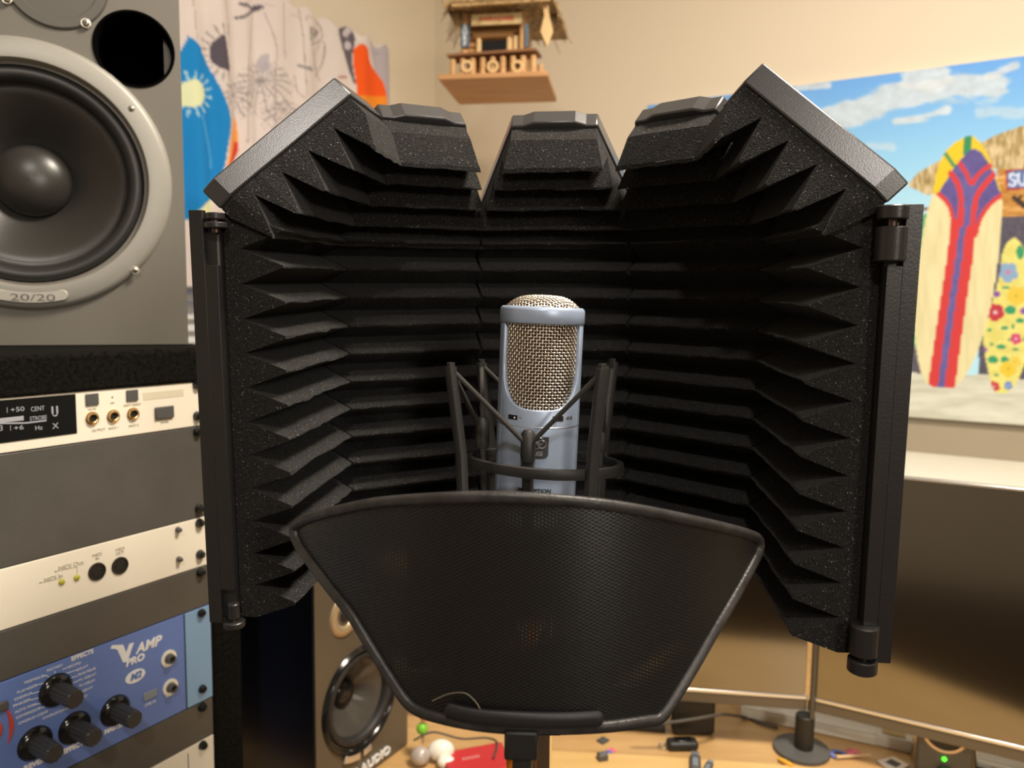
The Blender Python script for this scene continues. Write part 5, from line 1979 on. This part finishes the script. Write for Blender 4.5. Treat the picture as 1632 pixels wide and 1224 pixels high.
dome = lambda x, y: 0.0592 + 0.0082 * max(0.0, 1 - ((x * x + y * y) / (MR - 0.0023) ** 2) ** 1.7)
nd = 12
for ax in (0, 1):
    for i in range(-nd, nd + 1):
        c = i * GP
        L_ = math.sqrt(max(0, (MR - 0.0024) ** 2 - c * c))
        if L_ < 0.002:
            continue
        m_ = int(L_ / (GP / 2))
        pts = []
        for j in range(-m_, m_ + 1):
            q_ = j * GP / 2
            x, y = (q_, c) if ax == 0 else (c, q_)
            w_ = 0
            if j % 2 == 0:
                w_ = am * (1 if (i + j // 2 + ax) % 2 == 0 else -1)
            pts.append((x, y, dome(x, y) + w_))
        if len(pts) > 2:
            mb.tube(pts, wr_, 5, up=(0, 0, 1))
mb.build('top_grille', MT['wire'], MIC, recalc=False, sharp=180)
mb = MB()
mb.lathe([(GR - 0.0016, -0.006), (GR - 0.0016, 0.0575), (GR - 0.0045, 0.0630), (GR - 0.011, 0.0650), (1e-6, 0.0655)], 48)
mb.build('inner_gauze', MT['liner'], MIC, sharp=70)


def on_body(px, py):
    """local angle / height where a pixel meets the front of the body"""
    o = MICm.inverted() @ EYE
    d = (MICm.inverted().to_3x3() @ ray(px, py))
    A = d.x ** 2 + d.y ** 2
    B = 2 * (o.x * d.x + o.y * d.y)
    Cc = o.x ** 2 + o.y ** 2 - MR ** 2
    t = (-B - math.sqrt(max(0, B * B - 4 * A * Cc))) / (2 * A)
    p = o + d * t
    return math.atan2(p.x, -p.y), p.z


def patch(mb, a0, a1, z0, z1, lift, n=8, rnd=0.0):
    vs, fs = [], []
    for i in range(n + 1):
        t = i / n
        a = a0 + (a1 - a0) * t
        zz0 = z0 + rnd * (1 - (1 - (2 * t - 1) ** 4) ** 0.5) if rnd else z0
        for rr in (MR - 0.0004, MR + lift):
            for z in (zz0, z1):
                vs.append((rr * sin(a), -rr * cos(a), z))
    for i in range(n):
        p = i * 4
        fs += [(p + 2, p + 6, p + 7, p + 3), (p, p + 1, p + 5, p + 4), (p + 1, p + 3, p + 7, p + 5), (p, p + 4, p + 6, p + 2)]
    fs += [(0, 2, 3, 1), (n * 4, n * 4 + 1, n * 4 + 3, n * 4 + 2)]
    mb.add(vs, fs)


for (x0, x1, y0, y1, xd) in ((810.5, 824.5, 660, 669.5, 820.5), (881, 897.5, 663.5, 671.5, 887)):
    (a0, z1), (a1, z0) = on_body(x0, y0), on_body(x1, y1)
    mb = MB()
    patch(mb, a0, a1, z0, z1, 0.00015)
    sl = mb.build('switch_slot', MT['void'], MIC)
    aa, zz = on_body(xd, (y0 + y1) / 2 + 1)
    mb = MB()
    mb.ball(((MR + 0.0004) * sin(aa), -(MR + 0.0004) * cos(aa), zz), 0.0009, 12)
    mb.build('switch_pin', MT['chrome'], sl)


def mic_text(s, x, y, size, width, m, name='lettering'):
    aa, zz = on_body(x, y)
    o = text(name, s, size, (0, 0, zz), m, MIC, thick=0.00015, bend=MR, width=width, bold=0.0001)
    o.rotation_euler = (0, 0, aa)
    return o


mic_text('-10 dB', 907, 666, 0.0027, 0.0058, MT['dark_print'])
mic_text('-', 829, 665, 0.004, None, MT['dark_print'])
mic_text('PERCEPTION', 851.5, 783, 0.0036, 0.0205, MT['void'], 'model_lettering')
(a0, z1), (a1, z0) = on_body(834, 694.5), on_body(873, 731.5)
mb = MB()
patch(mb, a0, a1, z0, z1, 0.0005, 12, 0.0022)
bdg = mb.build('badge', MT['knob'], MIC)
ac, zc_ = on_body(857.5, 712)
mb = MB()
for (dx, dz_, r_) in ((0.0006, 0.0035, 0.0023), (0.0022, 0.0016, 0.0025), (-0.0009, 0.0008, 0.0022)):
    pts = []
    for i in range(24):
        t = 2 * pi * i / 24
        x, z = dx + r_ * cos(t), dz_ + r_ * 0.95 * sin(t)
        aa = ac + x / MR
        pts.append(((MR + 0.0006) * sin(aa), -(MR + 0.0006) * cos(aa), zc_ + z))
    mb.tube(pts, 0.00026, 6, closed=True)
mb.build('badge_circles', MT['silver'], bdg)
o = text('badge_lettering', 'AKG', 0.0034, (0, 0, zc_ - 0.0044), MT['silver'], bdg, thick=0.0002, bend=MR + 0.0005, width=0.0060, bold=0.0002)
o.rotation_euler = (0, 0, ac)

# ------------------------------------------------------------------ shock mount
mc = at(862, 737, 0.492)
SMm = M.Translation(mc) @ M.Rotation(R_(-3.0), 4, 'X') @ M.Rotation(R_(2.4), 4, 'Y')
SMT = thing('shock_mount', 'black spider shock mount with elastic cords around the silver blue microphone', 'shock mount', M.Translation(mc))
lc = lambda p: V(p) - mc
RM = 0.0487
mb = MB()
rc = SMm.to_3x3()
cxr = lc(at(868, 737, 0.492))
ringp = []
for i in range(72):
    a_ = 2 * pi * i / 72
    k_ = 1 - 0.035 * (0.5 + 0.5 * cos(4 * (a_ + 0.75)))
    ringp.append(cxr + rc @ V((RM * k_ * cos(a_), RM * k_ * sin(a_), 0)))
mb.tube(ringp, 0.003, 12, closed=True, flat=(0.0022, 0.0033), up=(0, 0, 1))
mb.build('outer_ring', MT['mount'], SMT, sharp=40)
ARM = [((718.5, 590), (735, 725), (738, 800), 0.452, 0.455, 0.452), ((960, 592), (946, 722), (941, 800), 0.443, 0.447, 0.448), ((767, 583), (781, 705), (784, 795), 0.535, 0.535, 0.530), ((976, 582), (962, 705), (955, 795), 0.530, 0.530, 0.527)]
tops = []
for (p0_, p1_, p2_, Y0, Y1, Y2) in ARM:
    a, b, c = lc(at(*p0_, Y0)), lc(at(*p1_, Y1)), lc(at(*p2_, Y2))
    c2 = c + V((0, 0, -0.022))
    tops.append(a)
    mb = MB()
    rad = (b - cxr)
    rad.z = 0
    mb.tube([a + V((0, 0, 0.002)), a, a.lerp(b, 0.5), b, c, c2], 0.003, 12, flat=(0.0038, 0.0026), up=rad.normalized())
    ar = mb.build('arm', MT['mount'], SMT, sharp=40)
    mb = MB()
    mb.tube([a + V((0, 0, 0.002)), a + V((0, 0, 0.0045))], 0.003, 12, flat=(0.0022, 0.0020), up=rad.normalized())
    mb.build('cord_hook', MT['mount'], ar, sharp=40)
FL, FR, BL_, BR_ = tops
# inner clips that hold the microphone
CL = [((842, 689), (841, 800), 0.4600, 0.4605), ((769, 668), (772, 795), 0.488, 0.488), ((957, 676), (952, 795), 0.500, 0.500), ((871, 668), (871, 780), 0.5290, 0.5290)]
clips = []
for (p0_, p1_, Y0, Y1) in CL:
    a, b = lc(at(*p0_, Y0)), lc(at(*p1_, Y1))
    clips.append(a)
    rad = a - cxr
    rad.z = 0
    rad.normalize()
    if Y0 < 0.47:
        a, b = a - V((0, 0.0, 0)), b
    mb = MB()
    mb.tube([b + V((0, 0, -0.02)), b, a + V((0, 0, -0.017))], 0.003, 10, flat=(0.0035, 0.0020), up=rad)
    cl_ = mb.build('clip', MT['mount'], SMT, sharp=40)
    mb = MB()
    mb.tube([a + V((0, 0, -0.018)), a + V((0, 0, -0.015)), a + V((0, 0, -0.001)), a + V((0, 0, 0.0015))], [0.0040, 0.0046, 0.0044, 0.0026], 16)
    mb.build('clip_head', MT['mount'], cl_, sharp=50)
mb = MB()
zr_ = lc(at(857, 832, 0.492)).z
ib = []
for i in range(64):
    a_ = 2 * pi * i / 64
    ib.append(V((cxr.x - 0.003 + 0.0305 * cos(a_), cxr.y + 0.0305 * sin(a_), zr_)))
mb.tube(ib, 0.003, 10, closed=True, flat=(0.0028, 0.005), up=(0, 0, 1))
mb.build('inner_ring', MT['mount'], SMT, sharp=40)
mb = MB()
mb.tube([V((cxr.x + 0.048 * cos(a_), cxr.y + 0.048 * sin(a_), zr_ - 0.003)) for a_ in np.linspace(0, 2 * pi, 65)[:-1]], 0.003, 10, closed=True, flat=(0.003, 0.004), up=(0, 0, 1))
mb.build('lower_ring', MT['mount'], SMT, sharp=40)


def cordp(a, b, sag=0.0):
    return [a, a.lerp(b, 0.5) + V((0, 0, -sag)), b]


for a, b in ((FL + V((0.001, -0.001, 0)), clips[0] + V((-0.003, -0.002, -0.005))), (FR + V((-0.001, -0.001, -0.001)), clips[0] + V((0.003, -0.002, -0.005))), (FL + V((0.001, 0.002, -0.002)), clips[1] + V((-0.002, 0, -0.005))), (BL_, clips[1] + V((0, 0.003, -0.003))),
             (FR + V((0.001, 0.002, 0)), clips[2] + V((0.002, -0.003, -0.004))), (BR_, clips[2] + V((0.003, 0.002, -0.003))), (BL_ + V((0.001, 0, 0)), clips[3] + V((-0.002, 0.002, -0.004))), (BR_ + V((-0.001, 0, 0)), clips[3] + V((0.002, 0.002, -0.004)))):
    mb = MB()
    mb.tube(cordp(a, b), 0.0015, 8)
    mb.build('elastic_cord', MT['elastic'], SMT)
# swivel knuckle under the mount
mb = MB()
kx = lc(at(860, 900, 0.497))
mb.tube([V((cxr.x - 0.004, cxr.y + 0.048, zr_ - 0.003)), V((cxr.x - 0.004, cxr.y + 0.052, zr_ - 0.040)), V((kx.x, lc(V((0, 0.500, 0))).y, zr_ - 0.062))], [0.006, 0.007, 0.009], 14)
mb.build('swivel_joint', MT['mount'], SMT)

# ------------------------------------------------------------------ stand pole
pb = at(860, 1190, 0.505)
ztop = mc.z + zr_ - 0.058
st = thing('mic_stand', 'chrome microphone stand pole rising below the pop filter', 'microphone stand', M.Translation((pb.x, pb.y, 0.0)))
mb = MB()
mb.cyl((0, 0, 0.03), (0, 0, ztop), 0.0086, n=28)
mb.build('pole', MT['chrome'], st)
mb = MB()
mb.lathe([(1e-6, 0.0), (0.135, 0.0), (0.137, 0.006), (0.13, 0.014), (0.03, 0.026), (0.014, 0.06), (1e-6, 0.06)], 48)
mb.build('round_base', MT['black'], st, sharp=40)
mb = MB()
shp = (SHm @ V((0.0, 0.0, 0.02))) - V((pb.x, pb.y, 0))
mb.cyl((0, 0, ztop - 0.055), (0, 0, ztop - 0.025), 0.0125, n=24, ch=0.001)
cen = (SHm @ (C2.lerp(C3, 0.5) + V((0, 0, Sz0 - SH + 0.006)) - SO)) - V((pb.x, pb.y, 0))
mb.tube([(0, 0.008, ztop - 0.04), (cen.x * 0.4, cen.y * 0.5, ztop - 0.055), (cen.x * 0.8, cen.y * 0.82, cen.z - 0.020), (cen.x, cen.y + 0.004, cen.z - 0.012)], 0.006, 10)
mb.build('shield_bracket', MT['black'], st)

# cables: orange and dark one hanging from the microphone
xc_ = MICm @ V((0, 0, -0.1215))
mb = MB()
oc = [xc_ + V((-0.002, 0.0, 0)), at(858, 930, 0.493), at(853, 985, 0.485), at(838, 1050, 0.475), at(822, 1120, 0.470), at(814, 1180, 0.470), at(815, 1230, 0.470), at(818, 1330, 0.475), V((at(824, 1500, 0.49).x, 0.47, 0.6)), V((-0.02, 0.44, 0.3)), V((0.0, 0.42, 0.006))]
cable('microphone_cable', 'orange microphone cable hanging behind the pop filter bracket', oc, 0.0031, MT['orange'], 12)
mb = MB()
mb.cyl((0, 0, 0), (0, 0, -0.028), 0.0098, n=24, ch=0.001)
mb.tube([(0, 0, -0.028), (-0.001, -0.001, -0.045)], [0.0075, 0.0045], 12)
o = mb.build('cable_connector', MT['silver'])
o.location = xc_ + V((0, 0, -0.0005))
tag(o, 'silver plug at the bottom of the microphone, seen through the pop filter mesh', 'plug')

# ------------------------------------------------------------------ pop filter
PY, PK, PX0 = 0.335, 4.6, 0.008
# surface: Y = PY + PK*(X-PX0)^2 ; found by walking along the pixel's ray


def onpop(px, py):
    d = ray(px, py)
    Y = PY
    for _ in range(30):
        X = d.x * Y / d.y
        Y = PY + PK * (X - PX0) ** 2
    return EYE + d * (Y / d.y)


topc = sm([(466, 843), (489, 827), (587, 803), (685, 794.5), (783, 791.5), (881, 796), (979, 806), (1077, 824), (1175, 846), (1210, 858)], 5)
right = [(1214, 866), (1209, 880), (1140, 1002), (1058, 1140)]
botc = sm([(1050, 1147), (1020, 1150), (960, 1158), (850, 1161), (760, 1155), (685, 1139), (657, 1126)], 5)
left = [(648, 1120), (560, 978), (472, 862)]
brd = topc + right + botc + left
b3 = [onpop(*p) for p in brd]
pfo = onpop(838, 1160)
POP = thing('pop_filter', 'curved black metal mesh pop filter in front of the microphone', 'pop filter', M.Translation(pfo))
lb = [p - pfo for p in b3]
mb = MB()
dense = []
for i in range(len(lb)):
    a, b = lb[i], lb[(i + 1) % len(lb)]
    n = max(1, int((b - a).length / 0.004))
    for j in range(n):
        dense.append(a.lerp(b, j / n))
sd_ = dense
for _ in range(2):
    sd_ = [(sd_[i - 1] + sd_[i] * 2 + sd_[(i + 1) % len(sd_)]) / 4 for i in range(len(sd_))]
# keep the rim on the curved surface
cen2 = V((PX0, 0, 0)) - V((pfo.x, 0, 0))
sd_ = [V((p.x, PY + PK * (p.x + pfo.x - PX0) ** 2 - pfo.y, p.z)) for p in sd_]
mb.tube(sd_, 0.0024, 12, closed=True, flat=(0.0026, 0.0023), up=(0, -1, 0))
mb.build('rim', MT['rim'], POP, sharp=60)
poly2 = [(p.x, p.z) for p in sd_]
cxp = sum(p[0] for p in poly2) / len(poly2)
czp = sum(p[1] for p in poly2) / len(poly2)


def mesh_layer(name, back, ox, oz, dw=0.0033, dh=0.00178, sw=0.00066):
    x0, x1 = min(p[0] for p in poly2), max(p[0] for p in poly2)
    z0, z1 = min(p[1] for p in poly2), max(p[1] for p in poly2)
    hx, hz = dw / 2, dh / 2
    nx, nz = int((x1 - x0) / hx) + 2, int((z1 - z0) / hz) + 2
    X, Z = np.meshgrid(x0 + ox + hx * np.arange(nx), z0 + oz + hz * np.arange(nz), indexing='ij')
    I = inpoly(X.ravel(), Z.ravel(), poly2).reshape(X.shape)

    def S(x, z, lift=0.0):
        return V((x, PY + PK * (x + pfo.x - PX0) ** 2 - pfo.y + back + lift, z))
    vs, fs = [], []
    cache = {}
    # every lattice edge is a small flat strip with a slight twist, as in expanded metal
    for i in range(nx - 1):
        for j in range(nz):
            if (i + j) % 2 or not I[i, j]:
                continue
            for dj in (1, -1):
                j2 = j + dj
                if not (0 <= j2 < nz) or not I[i + 1, j2]:
                    continue
                a, b = (X[i, j], Z[i, j]), (X[i + 1, j2], Z[i + 1, j2])
                k = len(vs)
                for (x, z), tw in ((a, 1), (b, -1)):
                    vs.append(S(x, z + sw, 0.00012 * dj))
                    vs.append(S(x, z - sw, -0.00012 * dj))
                fs.append((k, k + 1, k + 3, k + 2))
            # odd columns
    for i in range(1, nx):
        for j in range(nz):
            if (i + j) % 2 or not I[i, j]:
                continue
            for dj in (1, -1):
                j2 = j + dj
                if not (0 <= j2 < nz) or not I[i - 1, j2] or i - 1 < 0:
                    continue
                if (i - 1 + j2) % 2:
                    continue
    mb = MB()
    mb.v, mb.f = [tuple(v) for v in vs], fs
    return mb.build(name, MT['mesh_black'], POP, recalc=False, sharp=180)


mesh_layer('front_mesh', 0.0003, 0.0, 0.0)
mesh_layer('rear_mesh', 0.0042, 0.0004, 0.0003, 0.00325, 0.00174)
# clamp plate along the lower rim, stem block, gooseneck
cpl = [onpop(x, y) - pfo + V((0, -0.0035, 0)) for x, y in sm([(712, 1124), (760, 1135), (838, 1141), (900, 1142), (958, 1139)], 4)]
mb = MB()
e_ = [(cpl[0].lerp(cpl[1], t_)) for t_ in (0.0, 0.08, 0.25, 0.5)] + cpl[1:-1] + [(cpl[-2].lerp(cpl[-1], t_)) for t_ in (0.0001, 0.5, 0.75, 0.92, 1.0)]
ks = [0.25, 0.6, 0.85, 0.97] + [1.0] * (len(cpl) - 2) + [1.0, 0.97, 0.85, 0.6, 0.25]
mb.tube(e_, ks, 14, flat=(0.0018, 0.0036), up=(0, 0, 1))
mb.build('clamp_plate', MT['black'], POP, sharp=40)
a, b = onpop(804, 1163) - pfo, onpop(857, 1163) - pfo
wbk = b.x - a.x
mb = MB()
mb.box(((a.x + b.x) / 2, 0.001, -0.0065), (wbk, 0.011, 0.0135))
mb.build('stem_block', MT['black'], POP, bevel=0.0012)
g = (a.x + b.x) / 2
mb = MB()
poleL = V((pb.x, pb.y, 0)) - V((pfo.x, pfo.y, 0))
mb.tube(spline([(g + 0.001, 0.002, -0.012), (g + 0.0005, 0.006, -0.030), (g, 0.03, -0.066), (g + 0.002, 0.09, -0.085), (poleL.x - 0.002, poleL.y - 0.016, -0.080)], 8), 0.0046, 12)
mb.build('gooseneck', MT['rubber'], POP)
mb = MB()
mb.box((poleL.x, poleL.y - 0.0135, -0.080), (0.026, 0.010, 0.022))
mb.box((poleL.x, poleL.y + 0.0135, -0.080), (0.026, 0.008, 0.022))
mb.box((poleL.x - 0.0115, poleL.y, -0.080), (0.004, 0.018, 0.022))
mb.build('pole_clamp', MT['black'], POP, bevel=0.001)

# a pale stray hair caught on the mesh
hp = [onpop(x, y) + V((0, -0.0036, 0)) for x, y in sm([(690, 1111), (715, 1100), (740, 1098), (755, 1108), (766, 1124), (769, 1140)], 5)]
mb = MB()
mb.tube([p - hp[0] for p in hp], 0.00013, 5)
o = mb.build('stray_hair', MT['hair'])
o.location = hp[0]
tag(o, 'pale stray hair clinging to the lower left of the pop filter mesh', 'hair')
